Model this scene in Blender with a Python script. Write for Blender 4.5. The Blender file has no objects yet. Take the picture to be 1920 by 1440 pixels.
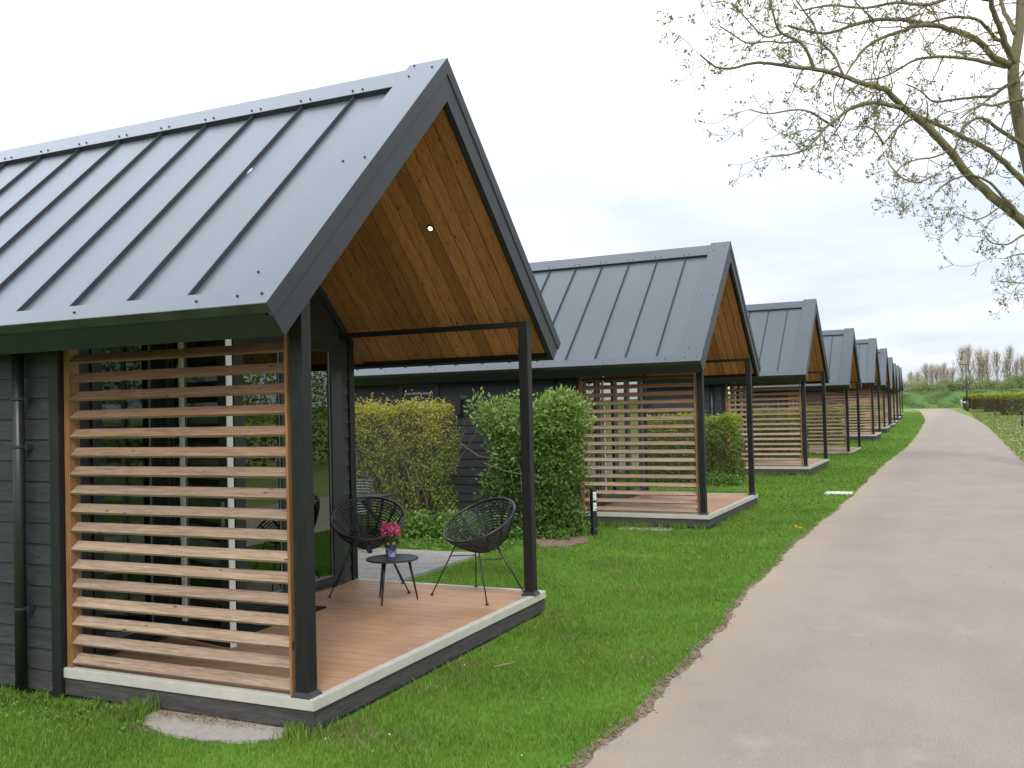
import bpy, bmesh, math, random
import numpy as np
from mathutils import Vector, Matrix
random.seed(7); rng = np.random.default_rng(11)
S = bpy.context.scene
COL = S.collection
R = math.radians

# ------------------------------------------------------------------ camera
CAM = np.array([3.557, -4.7191, 1.95])
CR = np.array([0.90657741, 0.4213143, -0.02473167])
CU = np.array([0.03291294, -0.01215644, 0.99938429])
CF = np.array([-0.42075425, 0.90683321, 0.02488745])
FPX = 1783.13
cd = bpy.data.cameras.new("camera"); cam = bpy.data.objects.new("camera", cd); COL.objects.link(cam)
cd.sensor_width = 36; cd.lens = FPX / 1920 * 36; cd.clip_start = 0.1; cd.clip_end = 3000
cam.matrix_world = Matrix(((CR[0], CU[0], -CF[0], CAM[0]), (CR[1], CU[1], -CF[1], CAM[1]), (CR[2], CU[2], -CF[2], CAM[2]), (0, 0, 0, 1)))
S.camera = cam

def at(x, y, depth):
    """point seen at photo pixel x,y (1920 wide) at a distance along the view axis"""
    return Vector(CAM + CF * depth + CR * ((x - 960) / FPX * depth) - CU * ((y - 720) / FPX * depth))

# ------------------------------------------------------------------ world, sun, exposure
S.view_settings.view_transform = 'Standard'; S.view_settings.look = 'None'
S.view_settings.exposure = 0.34; S.view_settings.gamma = 1
SUN_EL, SUN_AZ = R(48), R(150)          # azimuth: clockwise from +Y
W = bpy.data.worlds.new("World"); S.world = W; W.use_nodes = True
nt = W.node_tree; nt.nodes.clear()
def N(nt, t, **k):
    n = nt.nodes.new(t)
    for a, b in k.items():
        if a == 'i':
            for kk, v in b.items(): n.inputs[kk].default_value = v
        else: setattr(n, a, b)
    return n
def L(nt, a, b): nt.links.new(a, b)
out = N(nt, 'ShaderNodeOutputWorld'); bg = N(nt, 'ShaderNodeBackground', i={'Strength': 0.1})
sky = N(nt, 'ShaderNodeTexSky', sky_type='NISHITA', sun_disc=False, sun_elevation=SUN_EL, sun_rotation=SUN_AZ, air_density=1.0, dust_density=1.0)
tc = N(nt, 'ShaderNodeTexCoord'); sx = N(nt, 'ShaderNodeSeparateXYZ'); L(nt, tc.outputs['Generated'], sx.inputs[0])
ad = N(nt, 'ShaderNodeMath', operation='MAXIMUM', i={1: 0.0}); L(nt, sx.outputs[2], ad.inputs[0])
ad2 = N(nt, 'ShaderNodeMath', operation='ADD', i={1: 0.16}); L(nt, ad.outputs[0], ad2.inputs[0])
dv = N(nt, 'ShaderNodeVectorMath', operation='DIVIDE'); L(nt, tc.outputs['Generated'], dv.inputs[0]); 
cx = N(nt, 'ShaderNodeCombineXYZ'); [L(nt, ad2.outputs[0], cx.inputs[i]) for i in range(3)]; L(nt, cx.outputs[0], dv.inputs[1])
n1 = N(nt, 'ShaderNodeTexNoise', i={'Scale': 0.75, 'Detail': 7.0, 'Roughness': 0.52, 'Distortion': 0.25}); L(nt, dv.outputs[0], n1.inputs['Vector'])
cr = N(nt, 'ShaderNodeValToRGB'); cr.color_ramp.elements[0].position = 0.40; cr.color_ramp.elements[1].position = 0.64
cr.color_ramp.elements[0].color = (6.5, 7.1, 8.3, 1); cr.color_ramp.elements[1].color = (10.6, 10.7, 10.8, 1)
e = cr.color_ramp.elements.new(0.51); e.color = (7.9, 8.35, 9.2, 1)
L(nt, n1.outputs[0], cr.inputs[0])
# cloud cover brightens overhead (thinner cloud near the sun side)
mr = N(nt, 'ShaderNodeMapRange', i={1: 0.0, 2: 0.5, 3: 0.93, 4: 1.38}); L(nt, sx.outputs[2], mr.inputs[0])
vm = N(nt, 'ShaderNodeVectorMath', operation='SCALE'); L(nt, cr.outputs[0], vm.inputs[0]); L(nt, mr.outputs[0], vm.inputs['Scale'])
mx = N(nt, 'ShaderNodeMix', data_type='RGBA', i={0: 0.9}); L(nt, sky.outputs[0], mx.inputs[6]); L(nt, vm.outputs[0], mx.inputs[7])
L(nt, mx.outputs[2], bg.inputs[0]); L(nt, bg.outputs[0], out.inputs[0])

sl = bpy.data.lights.new("sun", 'SUN'); sun = bpy.data.objects.new("sun", sl); COL.objects.link(sun)
sl.energy = 1.6; sl.angle = R(14); sl.color = (1.0, 0.95, 0.87)
sd = Vector((math.sin(SUN_AZ) * math.cos(SUN_EL), math.cos(SUN_AZ) * math.cos(SUN_EL), math.sin(SUN_EL)))
sun.rotation_euler = sd.to_track_quat('Z', 'Y').to_euler()

# ------------------------------------------------------------------ materials
def newmat(name):
    m = bpy.data.materials.new(name); m.use_nodes = True; nt = m.node_tree; nt.nodes.clear()
    o = N(nt, 'ShaderNodeOutputMaterial'); b = N(nt, 'ShaderNodeBsdfPrincipled'); L(nt, b.outputs[0], o.inputs[0])
    return m, nt, b, o
def ramp(nt, fac, stops):
    c = N(nt, 'ShaderNodeValToRGB'); el = c.color_ramp.elements
    el[0].position, el[0].color = stops[0][0], (*stops[0][1], 1); el[1].position, el[1].color = stops[-1][0], (*stops[-1][1], 1)
    for p_, c_ in stops[1:-1]:
        e_ = el.new(p_); e_.color = (*c_, 1)
    L(nt, fac, c.inputs[0]); return c.outputs[0]
def noise(nt, vec, scale, detail=4, rough=.5, dist=0):
    n = N(nt, 'ShaderNodeTexNoise', i={'Scale': scale, 'Detail': detail, 'Roughness': rough, 'Distortion': dist}); L(nt, vec, n.inputs['Vector']); return n.outputs[0]
def mapping(nt, vec, sc=(1, 1, 1), loc=(0, 0, 0)):
    n = N(nt, 'ShaderNodeMapping'); n.inputs['Scale'].default_value = sc; n.inputs['Location'].default_value = loc; L(nt, vec, n.inputs[0]); return n.outputs[0]
def mixc(nt, f, a, b, mode='MIX'):
    n = N(nt, 'ShaderNodeMix', data_type='RGBA', blend_type=mode)
    for v, k in ((f, 0), (a, 6), (b, 7)):
        if isinstance(v, (int, float)): n.inputs[k].default_value = v
        elif isinstance(v, tuple): n.inputs[k].default_value = (*v, 1)
        else: L(nt, v, n.inputs[k])
    return n.outputs[2]
def math_(nt, op, a, b=None):
    n = N(nt, 'ShaderNodeMath', operation=op)
    for v, k in ((a, 0), (b, 1)):
        if v is None: continue
        if isinstance(v, (int, float)): n.inputs[k].default_value = v
        else: L(nt, v, n.inputs[k])
    return n.outputs[0]
def bump(nt, b, h, strength=.3, dist=.01):
    n = N(nt, 'ShaderNodeBump', i={'Strength': strength, 'Distance': dist}); L(nt, h, n.inputs['Height']); L(nt, n.outputs[0], b.inputs['Normal'])
def simple(name, col, rough=.5, metal=0, spec=.5, var=0.0, vs=6.0, bmp=0):
    m, nt, b, o = newmat(name); b.inputs['Roughness'].default_value = rough; b.inputs['Metallic'].default_value = metal
    b.inputs['Specular IOR Level'].default_value = spec
    if var:
        t = N(nt, 'ShaderNodeTexCoord'); n = noise(nt, t.outputs['Object'], vs, 5)
        c = ramp(nt, n, [(.3, tuple(x * (1 - var) for x in col)), (.7, tuple(x * (1 + var) for x in col))]); L(nt, c, b.inputs['Base Color'])
        if bmp: bump(nt, b, noise(nt, t.outputs['Object'], vs * 8, 4), bmp, .003)
    else: b.inputs['Base Color'].default_value = (*col, 1)
    return m
def wood(name, c_dark, c_mid, c_light, grain=(1, 1, 1), scale=14, knots=.5, rough=.6, greyup=0.0, islvar=.25, spec=.3, knotscale=(2.2, 7, 7), knotcol=(.05, .022, .01)):
    """grain: coordinates are stretched by this vector; the small component lies along the grain"""
    m, nt, b, o = newmat(name); b.inputs['Roughness'].default_value = rough; b.inputs['Specular IOR Level'].default_value = spec
    t = N(nt, 'ShaderNodeTexCoord'); g = N(nt, 'ShaderNodeNewGeometry')
    sc = N(nt, 'ShaderNodeVectorMath', operation='SCALE', i={'Scale': 37.0}); 
    cb = N(nt, 'ShaderNodeCombineXYZ'); [L(nt, g.outputs['Random Per Island'], cb.inputs[i]) for i in range(3)]; L(nt, cb.outputs[0], sc.inputs[0])
    av = N(nt, 'ShaderNodeVectorMath', operation='ADD'); L(nt, t.outputs['Object'], av.inputs[0]); L(nt, sc.outputs[0], av.inputs[1])
    v = mapping(nt, av.outputs[0], grain)
    n = noise(nt, v, scale, 6, .6, .6); n2 = noise(nt, v, scale * 3.5, 3, .6)
    c = ramp(nt, n, [(.3, c_dark), (.5, c_mid), (.72, c_light)])
    c = mixc(nt, .35, c, ramp(nt, n2, [(.35, c_dark), (.6, c_light)]))
    hv = ramp(nt, g.outputs['Random Per Island'], [(0, (1 - islvar,) * 3), (1, (1 + islvar,) * 3)])
    c = mixc(nt, 1.0, c, hv, 'MULTIPLY')
    if knots:
        vv = N(nt, 'ShaderNodeTexVoronoi', feature='F1', i={'Scale': 1.0, 'Randomness': 1.0}); L(nt, mapping(nt, av.outputs[0], knotscale), vv.inputs['Vector'])
        kf = ramp(nt, vv.outputs['Distance'], [(.05, (1, 1, 1)), (.13, (0, 0, 0))])
        rr = math_(nt, 'GREATER_THAN', N_sep(nt, vv.outputs['Color']), 1 - knots)
        kf = mixc(nt, 1.0, kf, rr, 'MULTIPLY'); c = mixc(nt, kf, c, knotcol)
    L(nt, c, b.inputs['Base Color']); bump(nt, b, n2, .25, .002)
    return m
def N_sep(nt, col):
    s = N(nt, 'ShaderNodeSeparateColor'); L(nt, col, s.inputs[0]); return s.outputs[0]
M = {}
def sheen(nt, b, o):
    # satin lacquer: reflection rises steeply towards grazing angles
    lw = N(nt, 'ShaderNodeLayerWeight', i={'Blend': .5}); f = math_(nt, 'MULTIPLY', math_(nt, 'POWER', lw.outputs['Facing'], 3.0), .95)
    g = N(nt, 'ShaderNodeBsdfGlossy', i={'Roughness': .38}); g.inputs[0].default_value = (.93, .97, 1, 1)
    m_ = N(nt, 'ShaderNodeMixShader'); L(nt, f, m_.inputs[0]); L(nt, b.outputs[0], m_.inputs[1]); L(nt, g.outputs[0], m_.inputs[2]); L(nt, m_.outputs[0], o.inputs[0])
def roofmat():
    m, nt, b, o = newmat('coated_roof_sheet'); t = N(nt, 'ShaderNodeTexCoord')
    n = noise(nt, mapping(nt, t.outputs['Object'], (1, .35, .35)), 1.4, 3)
    c = ramp(nt, n, [(.3, (.064, .082, .094)), (.7, (.076, .095, .108))])
    dn = noise(nt, t.outputs['Object'], 60, 2); d = ramp(nt, dn, [(.70, (0, 0, 0)), (.78, (1, 1, 1))])
    c = mixc(nt, math_(nt, 'MULTIPLY', N_sep(nt, d), .12), c, (.3, .3, .28))
    L(nt, c, b.inputs['Base Color']); b.inputs['Roughness'].default_value = .38; b.inputs['IOR'].default_value = 1.6
    sheen(nt, b, o)
    bump(nt, b, noise(nt, mapping(nt, t.outputs['Object'], (2.2, .5, .5)), 1.6, 2), .25, .012)
    return m
M['roof'] = roofmat()
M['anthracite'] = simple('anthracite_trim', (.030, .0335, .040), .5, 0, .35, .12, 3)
M['flash'] = simple('coated_flashing', (.072, .086, .098), .36, 0, .5, .05, 3)
nt = M['flash'].node_tree; sheen(nt, nt.nodes['Principled BSDF'], [n_ for n_ in nt.nodes if n_.type == 'OUTPUT_MATERIAL'][0])
M['lip'] = simple('algae_stained_lip', (.060, .062, .050), .6, 0, .3, .35, 5)
M['screwm'] = simple('screw_heads', (.02, .025, .03), .4)
def siding():
    m, nt, b, o = newmat('black_stained_siding'); t = N(nt, 'ShaderNodeTexCoord'); g = N(nt, 'ShaderNodeNewGeometry')
    cb = N(nt, 'ShaderNodeCombineXYZ'); [L(nt, math_(nt, 'MULTIPLY', g.outputs['Random Per Island'], 31.0), cb.inputs[i]) for i in range(3)]
    av = N(nt, 'ShaderNodeVectorMath', operation='ADD'); L(nt, t.outputs['Object'], av.inputs[0]); L(nt, cb.outputs[0], av.inputs[1])
    v = mapping(nt, av.outputs[0], (.22, .22, 2.0)); n = noise(nt, v, 16, 7, .65, 1.4)
    c = ramp(nt, n, [(.3, (.013, .014, .017)), (.55, (.025, .027, .032)), (.75, (.046, .048, .054))])
    # rain-splash weathering on the lowest boards
    s = N(nt, 'ShaderNodeSeparateXYZ'); L(nt, t.outputs['Object'], s.inputs[0])
    w = N(nt, 'ShaderNodeMapRange', i={1: .55, 2: .0, 3: 0.0, 4: .55}); L(nt, s.outputs[2], w.inputs[0])
    c = mixc(nt, w.outputs[0], c, ramp(nt, n, [(.35, (.04, .036, .033)), (.7, (.105, .092, .082))]))
    hv = ramp(nt, g.outputs['Random Per Island'], [(0, (.85,) * 3), (1, (1.2,) * 3)])
    L(nt, mixc(nt, 1.0, c, hv, 'MULTIPLY'), b.inputs['Base Color']); b.inputs['Roughness'].default_value = .6
    bump(nt, b, n, .5, .004); return m
M['siding'] = siding()
M['blackwood'] = wood('black_stained_post', (.008, .008, .009), (.013, .014, .015), (.023, .023, .023), (6, 6, .5), 8, .12, .5, islvar=.1, knotscale=(9, 9, 3), knotcol=(.09, .05, .02))
M['skirt'] = wood('grey_black_skirting', (.030, .029, .030), (.055, .052, .052), (.095, .088, .084), (.4, .4, 5), 9, .15, .75, islvar=.12, knotscale=(3, 3, 9), knotcol=(.02, .02, .02))
M['louvre'] = wood('weathered_larch_slat', (.15, .095, .060), (.315, .218, .150), (.44, .33, .245), (.35, 6, 6), 8, .7, .75, islvar=.16, knotscale=(5, 14, 14), knotcol=(.07, .035, .02))
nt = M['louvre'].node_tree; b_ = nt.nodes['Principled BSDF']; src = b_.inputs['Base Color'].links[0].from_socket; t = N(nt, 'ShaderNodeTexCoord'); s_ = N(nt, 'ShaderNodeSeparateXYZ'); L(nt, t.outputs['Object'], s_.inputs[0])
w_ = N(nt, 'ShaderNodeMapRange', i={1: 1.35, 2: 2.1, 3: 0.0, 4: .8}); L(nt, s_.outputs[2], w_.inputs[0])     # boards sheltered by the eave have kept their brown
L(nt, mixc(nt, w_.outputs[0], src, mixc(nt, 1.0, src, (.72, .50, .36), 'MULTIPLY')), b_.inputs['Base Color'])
M['louvreframe'] = wood('larch_frame', (.15, .068, .026), (.26, .128, .052), (.35, .19, .085), (6, 6, .5), 7, .3, .6, islvar=.1, knotscale=(9, 9, 3))
M['soffit'] = wood('pine_ceiling_boards', (.23, .090, .030), (.44, .190, .068), (.60, .295, .120), (9, .9, .9), 6, .7, .5, islvar=.30, knotscale=(11, 4.5, 4.5), knotcol=(.045, .016, .006))
M['trim'] = simple('pale_deck_edging', (.50, .48, .42), .55, 0, .4, .07, 9, .1)
M['blackmetal'] = simple('black_metal', (.018, .019, .02), .4, 0, .5)
M['rattan'] = simple('black_rattan', (.012, .012, .013), .38, 0, .6, .3, 60)
M['darkgreyframe'] = simple('dark_window_frame', (.022, .024, .027), .4, 0, .5)
M['interior'] = simple('interior_wall', (.25, .24, .22), .8)
M['intdark'] = simple('interior_floor', (.12, .10, .085), .6)
M['curtain'] = simple('sheer_curtain', (.55, .54, .48), .9)
M['silver'] = simple('pane_edge_strip', (.30, .33, .34), .3, .4)
M['white'] = simple('white_edge_profile', (.72, .72, .68), .45)
M['mat'] = simple('rubber_door_mat', (.016, .016, .017), .85, 0, .2, .3, 60, .5)
def lampmat():
    m, nt, b, o = newmat('lit_spotlight'); b.inputs['Base Color'].default_value = (1, .8, .5, 1)
    b.inputs['Emission Color'].default_value = (1, .62, .26, 1); b.inputs['Emission Strength'].default_value = 5; return m
M['lamp'] = lampmat()
def glass():
    m, nt, b, o = newmat('window_glass'); nt.nodes.remove(b)
    tr = N(nt, 'ShaderNodeBsdfTransparent'); tr.inputs[0].default_value = (.62, .68, .66, 1)
    gl = N(nt, 'ShaderNodeBsdfGlossy'); gl.inputs['Roughness'].default_value = .01; gl.inputs[0].default_value = (.95, 1, .97, 1)
    fr = N(nt, 'ShaderNodeFresnel', i={'IOR': 1.5}); f = math_(nt, 'MULTIPLY', fr.outputs[0], 2.0); f = math_(nt, 'ADD', f, .05); f = math_(nt, 'MINIMUM', f, 1.0)
    mxs = N(nt, 'ShaderNodeMixShader'); L(nt, f, mxs.inputs[0]); L(nt, tr.outputs[0], mxs.inputs[1]); L(nt, gl.outputs[0], mxs.inputs[2]); L(nt, mxs.outputs[0], o.inputs[0]); return m
M['glass'] = glass()
def deckmat():
    m, nt, b, o = newmat('composite_decking'); t = N(nt, 'ShaderNodeTexCoord'); g = N(nt, 'ShaderNodeNewGeometry')
    v = mapping(nt, t.outputs['Object'], (.5, 5, 5)); n = noise(nt, v, 9, 5, .6); n2 = noise(nt, t.outputs['Object'], 2.2, 3)
    c = ramp(nt, n, [(.3, (.38, .205, .110)), (.7, (.50, .30, .180))])
    c = mixc(nt, 1.0, c, ramp(nt, n2, [(.3, (.86,) * 3), (.7, (1.1,) * 3)]), 'MULTIPLY')
    c = mixc(nt, 1.0, c, ramp(nt, g.outputs['Random Per Island'], [(0, (.93,) * 3), (1, (1.06,) * 3)]), 'MULTIPLY')
    L(nt, c, b.inputs['Base Color']); b.inputs['Roughness'].default_value = .42
    wv = N(nt, 'ShaderNodeTexWave', bands_direction='Y', i={'Scale': 28.0, 'Distortion': 0.0}); L(nt, t.outputs['Object'], wv.inputs[0]); bump(nt, b, wv.outputs[0], .25, .002); return m
M['deck'] = deckmat()

def lawnmat():
    m, nt, b, o = newmat('lawn_turf'); t = N(nt, 'ShaderNodeTexCoord'); P = t.outputs['Object']
    n1 = noise(nt, P, .55, 4, .6); n2 = noise(nt, P, 7, 6, .7); n3 = noise(nt, P, 60, 3, .7)
    c = ramp(nt, n1, [(.3, (.088, .205, .017)), (.55, (.116, .25, .024)), (.75, (.16, .285, .036))])
    c = mixc(nt, 1.0, c, ramp(nt, n2, [(.25, (.72,) * 3), (.75, (1.2,) * 3)]), 'MULTIPLY')
    c = mixc(nt, 1.0, c, ramp(nt, n3, [(.25, (.7,) * 3), (.75, (1.25,) * 3)]), 'MULTIPLY')
    # the meadow across the path is drier and paler
    s = N(nt, 'ShaderNodeSeparateXYZ'); L(nt, P, s.inputs[0])
    w = N(nt, 'ShaderNodeMapRange', i={1: 3.2, 2: 5.2, 3: 0.0, 4: 1.0}); L(nt, s.outputs[0], w.inputs[0])
    w2 = N(nt, 'ShaderNodeMapRange', i={1: 125, 2: 150, 3: 0.0, 4: 1.0}); L(nt, s.outputs[1], w2.inputs[0])
    wm = math_(nt, 'MAXIMUM', w.outputs[0], w2.outputs[0])
    dry = ramp(nt, noise(nt, P, 1.1, 6, .68), [(.3, (.12, .19, .035)), (.52, (.19, .25, .06)), (.70, (.27, .27, .11)), (.8, (.34, .27, .16))])
    c = mixc(nt, wm, c, dry)
    L(nt, c, b.inputs['Base Color']); b.inputs['Roughness'].default_value = .8; b.inputs['Specular IOR Level'].default_value = .15
    bump(nt, b, n3, .6, .03); return m
M['lawn'] = lawnmat()
def pathmat():
    m, nt, b, o = newmat('worn_asphalt'); t = N(nt, 'ShaderNodeTexCoord'); P = t.outputs['Object']
    n1 = noise(nt, P, .7, 4, .6); n2 = noise(nt, P, 90, 4, .75); n3 = noise(nt, mapping(nt, P, (1.0, .28, 1)), 1.9, 5, .62)
    c = ramp(nt, n1, [(.3, (.282, .250, .208)), (.7, (.326, .292, .246))])
    c = mixc(nt, 1.0, c, ramp(nt, n3, [(.3, (.94, .94, .95)), (.7, (1.05, 1.045, 1.03))]), 'MULTIPLY')
    c = mixc(nt, 1.0, c, ramp(nt, n2, [(.25, (.60,) * 3), (.5, (1.0,) * 3), (.78, (1.4,) * 3)]), 'MULTIPLY')
    sp = N(nt, 'ShaderNodeTexVoronoi', i={'Scale': 75.0}); L(nt, P, sp.inputs['Vector'])
    c = mixc(nt, 1.0, c, ramp(nt, sp.outputs['Distance'], [(.1, (.88,) * 3), (.5, (1.04,) * 3)]), 'MULTIPLY')
    st = N(nt, 'ShaderNodeTexVoronoi', i={'Scale': 42.0, 'Randomness': 1.0}); L(nt, P, st.inputs['Vector'])
    sf = math_(nt, 'MULTIPLY', math_(nt, 'LESS_THAN', st.outputs['Distance'], .16), math_(nt, 'GREATER_THAN', N_sep(nt, st.outputs['Color']), .72))
    c = mixc(nt, math_(nt, 'MULTIPLY', sf, .55), c, (.16, .14, .12))
    sf2 = math_(nt, 'MULTIPLY', math_(nt, 'LESS_THAN', st.outputs['Distance'], .14), math_(nt, 'LESS_THAN', N_sep(nt, st.outputs['Color']), .2))
    c = mixc(nt, math_(nt, 'MULTIPLY', sf2, .5), c, (.52, .49, .45))
    pn = N_sep(nt, ramp(nt, noise(nt, mapping(nt, P, (1, .8, 1), (3.1, 7.7, 0)), 1.15, 6, .68), [(.60, (0, 0, 0)), (.72, (.5, .5, .5))])); c = mixc(nt, pn, c, (.44, .36, .28))
    # sandy film washed on to the left margin, broken up by noise
    s = N(nt, 'ShaderNodeSeparateXYZ'); L(nt, P, s.inputs[0])
    w = N(nt, 'ShaderNodeMapRange', i={1: 2.35, 2: 1.65, 3: 0.0, 4: 1.0}); L(nt, s.outputs[0], w.inputs[0])
    wn = ramp(nt, noise(nt, P, 2.6, 5, .65), [(.28, (0, 0, 0)), (.52, (1, 1, 1))])
    f = math_(nt, 'MULTIPLY', math_(nt, 'MULTIPLY', w.outputs[0], N_sep(nt, wn)), .72)
    c = mixc(nt, f, c, (.40, .31, .225))
    L(nt, c, b.inputs['Base Color']); b.inputs['Roughness'].default_value = .85; b.inputs['Specular IOR Level'].default_value = .25
    bump(nt, b, n2, .5, .008); return m
M['path'] = pathmat()
def soilmat(name, a, b_, sc=9):
    m, nt, b, o = newmat(name); t = N(nt, 'ShaderNodeTexCoord'); P = t.outputs['Object']
    n = noise(nt, P, sc, 7, .7); L(nt, ramp(nt, n, [(.3, a), (.7, b_)]), b.inputs['Base Color']); b.inputs['Roughness'].default_value = .95; b.inputs['Specular IOR Level'].default_value = .1
    bump(nt, b, noise(nt, P, sc * 5, 5, .7), .9, .03); return m
M['soil'] = soilmat('dry_soil', (.17, .125, .085), (.34, .255, .185))
M['sandsoil'] = soilmat('sandy_soil', (.25, .19, .135), (.42, .335, .25), 12)
M['slab'] = soilmat('pale_concrete', (.48, .44, .39), (.64, .60, .54), 14)
M['paver'] = soilmat('grey_pavers', (.27, .255, .235), (.42, .395, .365), 5)
def leafmat(name, cols, low=None, zr=None, rough=.5, sub=.0):
    """cols: three tones mixed per leaf; low: colour of the older leaves in height range zr"""
    m, nt, b, o = newmat(name); g = N(nt, 'ShaderNodeNewGeometry'); t = N(nt, 'ShaderNodeTexCoord')
    c = ramp(nt, g.outputs['Random Per Island'], [(0, cols[0]), (.5, cols[1]), (1, cols[2])])
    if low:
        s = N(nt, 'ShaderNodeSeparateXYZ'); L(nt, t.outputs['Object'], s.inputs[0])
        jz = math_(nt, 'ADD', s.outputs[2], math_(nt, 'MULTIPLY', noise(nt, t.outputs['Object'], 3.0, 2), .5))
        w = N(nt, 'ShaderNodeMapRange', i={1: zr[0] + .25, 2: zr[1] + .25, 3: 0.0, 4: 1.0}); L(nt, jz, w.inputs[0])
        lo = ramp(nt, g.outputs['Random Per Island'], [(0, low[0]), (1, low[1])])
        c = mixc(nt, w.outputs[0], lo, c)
    L(nt, c, b.inputs['Base Color']); b.inputs['Roughness'].default_value = rough; b.inputs['Specular IOR Level'].default_value = .35
    tl = N(nt, 'ShaderNodeBsdfTranslucent'); L(nt, c, tl.inputs[0]); ms = N(nt, 'ShaderNodeMixShader', i={0: .3})
    L(nt, b.outputs[0], ms.inputs[1]); L(nt, tl.outputs[0], ms.inputs[2]); L(nt, ms.outputs[0], o.inputs[0]); return m
M['blade'] = leafmat('grass_blades', [(.105, .210, .022), (.145, .270, .033), (.215, .325, .062)], rough=.55)
nt = M['blade'].node_tree; b_ = nt.nodes['Principled BSDF']; src = b_.inputs['Base Color'].links[0].from_socket; t = N(nt, 'ShaderNodeTexCoord')
P_ = t.outputs['Object']; c_ = mixc(nt, 1.0, src, ramp(nt, noise(nt, P_, 1.3, 5, .65), [(.3, (.78, .86, .9)), (.5, (1, 1, 1)), (.7, (1.28, 1.12, 1.1))]), 'MULTIPLY')
c_ = mixc(nt, N_sep(nt, ramp(nt, noise(nt, P_, 3.4, 6, .7), [(.60, (0, 0, 0)), (.74, (.55, .55, .55))])), c_, (.27, .235, .10))
for l_ in list(src.links): L(nt, c_, l_.to_socket) if l_.to_node.type in ('BSDF_PRINCIPLED', 'BSDF_TRANSLUCENT') else None
M['bladedry'] = leafmat('pale_grass_blades', [(.12, .19, .035), (.19, .25, .06), (.30, .28, .12)], rough=.6)
M['straw'] = leafmat('dry_straw', [(.32, .22, .12), (.40, .30, .18), (.25, .16, .09)], rough=.8)
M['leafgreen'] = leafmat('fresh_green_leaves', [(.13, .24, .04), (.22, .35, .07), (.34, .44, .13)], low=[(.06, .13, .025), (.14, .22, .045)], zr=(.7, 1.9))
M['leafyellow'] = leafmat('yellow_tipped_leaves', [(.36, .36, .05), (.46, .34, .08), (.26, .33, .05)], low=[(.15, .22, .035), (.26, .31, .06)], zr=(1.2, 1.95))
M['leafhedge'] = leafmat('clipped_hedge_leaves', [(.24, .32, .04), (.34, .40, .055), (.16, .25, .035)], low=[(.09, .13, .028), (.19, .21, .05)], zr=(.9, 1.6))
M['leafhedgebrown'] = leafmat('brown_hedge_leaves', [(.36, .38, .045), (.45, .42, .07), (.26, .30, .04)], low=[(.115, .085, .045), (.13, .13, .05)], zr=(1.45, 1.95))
M['weed'] = leafmat('low_weeds', [(.07, .17, .025), (.13, .25, .04), (.20, .32, .06)])
M['bud'] = leafmat('opening_leaf_buds', [(.24, .25, .07), (.34, .31, .13), (.22, .16, .08)])
M['seed'] = leafmat('withered_catkins', [(.13, .09, .06), (.18, .13, .09), (.10, .07, .05)])
M['poplarbud'] = leafmat('poplar_buds', [(.44, .36, .22), (.38, .41, .19), (.50, .40, .26)])
M['farleaf'] = leafmat('distant_bush_leaves', [(.27, .33, .12), (.34, .39, .17), (.22, .27, .11)])
M['blossom'] = leafmat('blossom', [(.55, .50, .42), (.42, .41, .28), (.62, .58, .52)])
M['bankgreen'] = leafmat('bank_weeds', [(.10, .185, .05), (.145, .24, .07), (.20, .30, .10)])
def barkmat(name, a, b_, moss=None):
    m, nt, b, o = newmat(name); t = N(nt, 'ShaderNodeTexCoord'); P = t.outputs['Object']
    c = ramp(nt, noise(nt, mapping(nt, P, (1, 1, .4)), 14, 6, .7), [(.3, a), (.7, b_)])
    if moss: c = mixc(nt, N_sep(nt, ramp(nt, noise(nt, P, 2.6, 5, .7), [(.42, (0, 0, 0)), (.62, (.8, .8, .8))])), c, moss)
    L(nt, c, b.inputs['Base Color']); b.inputs['Roughness'].default_value = .9; bump(nt, b, noise(nt, P, 30, 4), .6, .02); return m
M['bark'] = barkmat('mossy_bark', (.12, .095, .07), (.23, .19, .145), (.19, .19, .06))
M['twig'] = barkmat('shrub_stems', (.12, .10, .05), (.24, .20, .10))
M['farbark'] = barkmat('poplar_bark', (.33, .28, .22), (.45, .39, .32))

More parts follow.
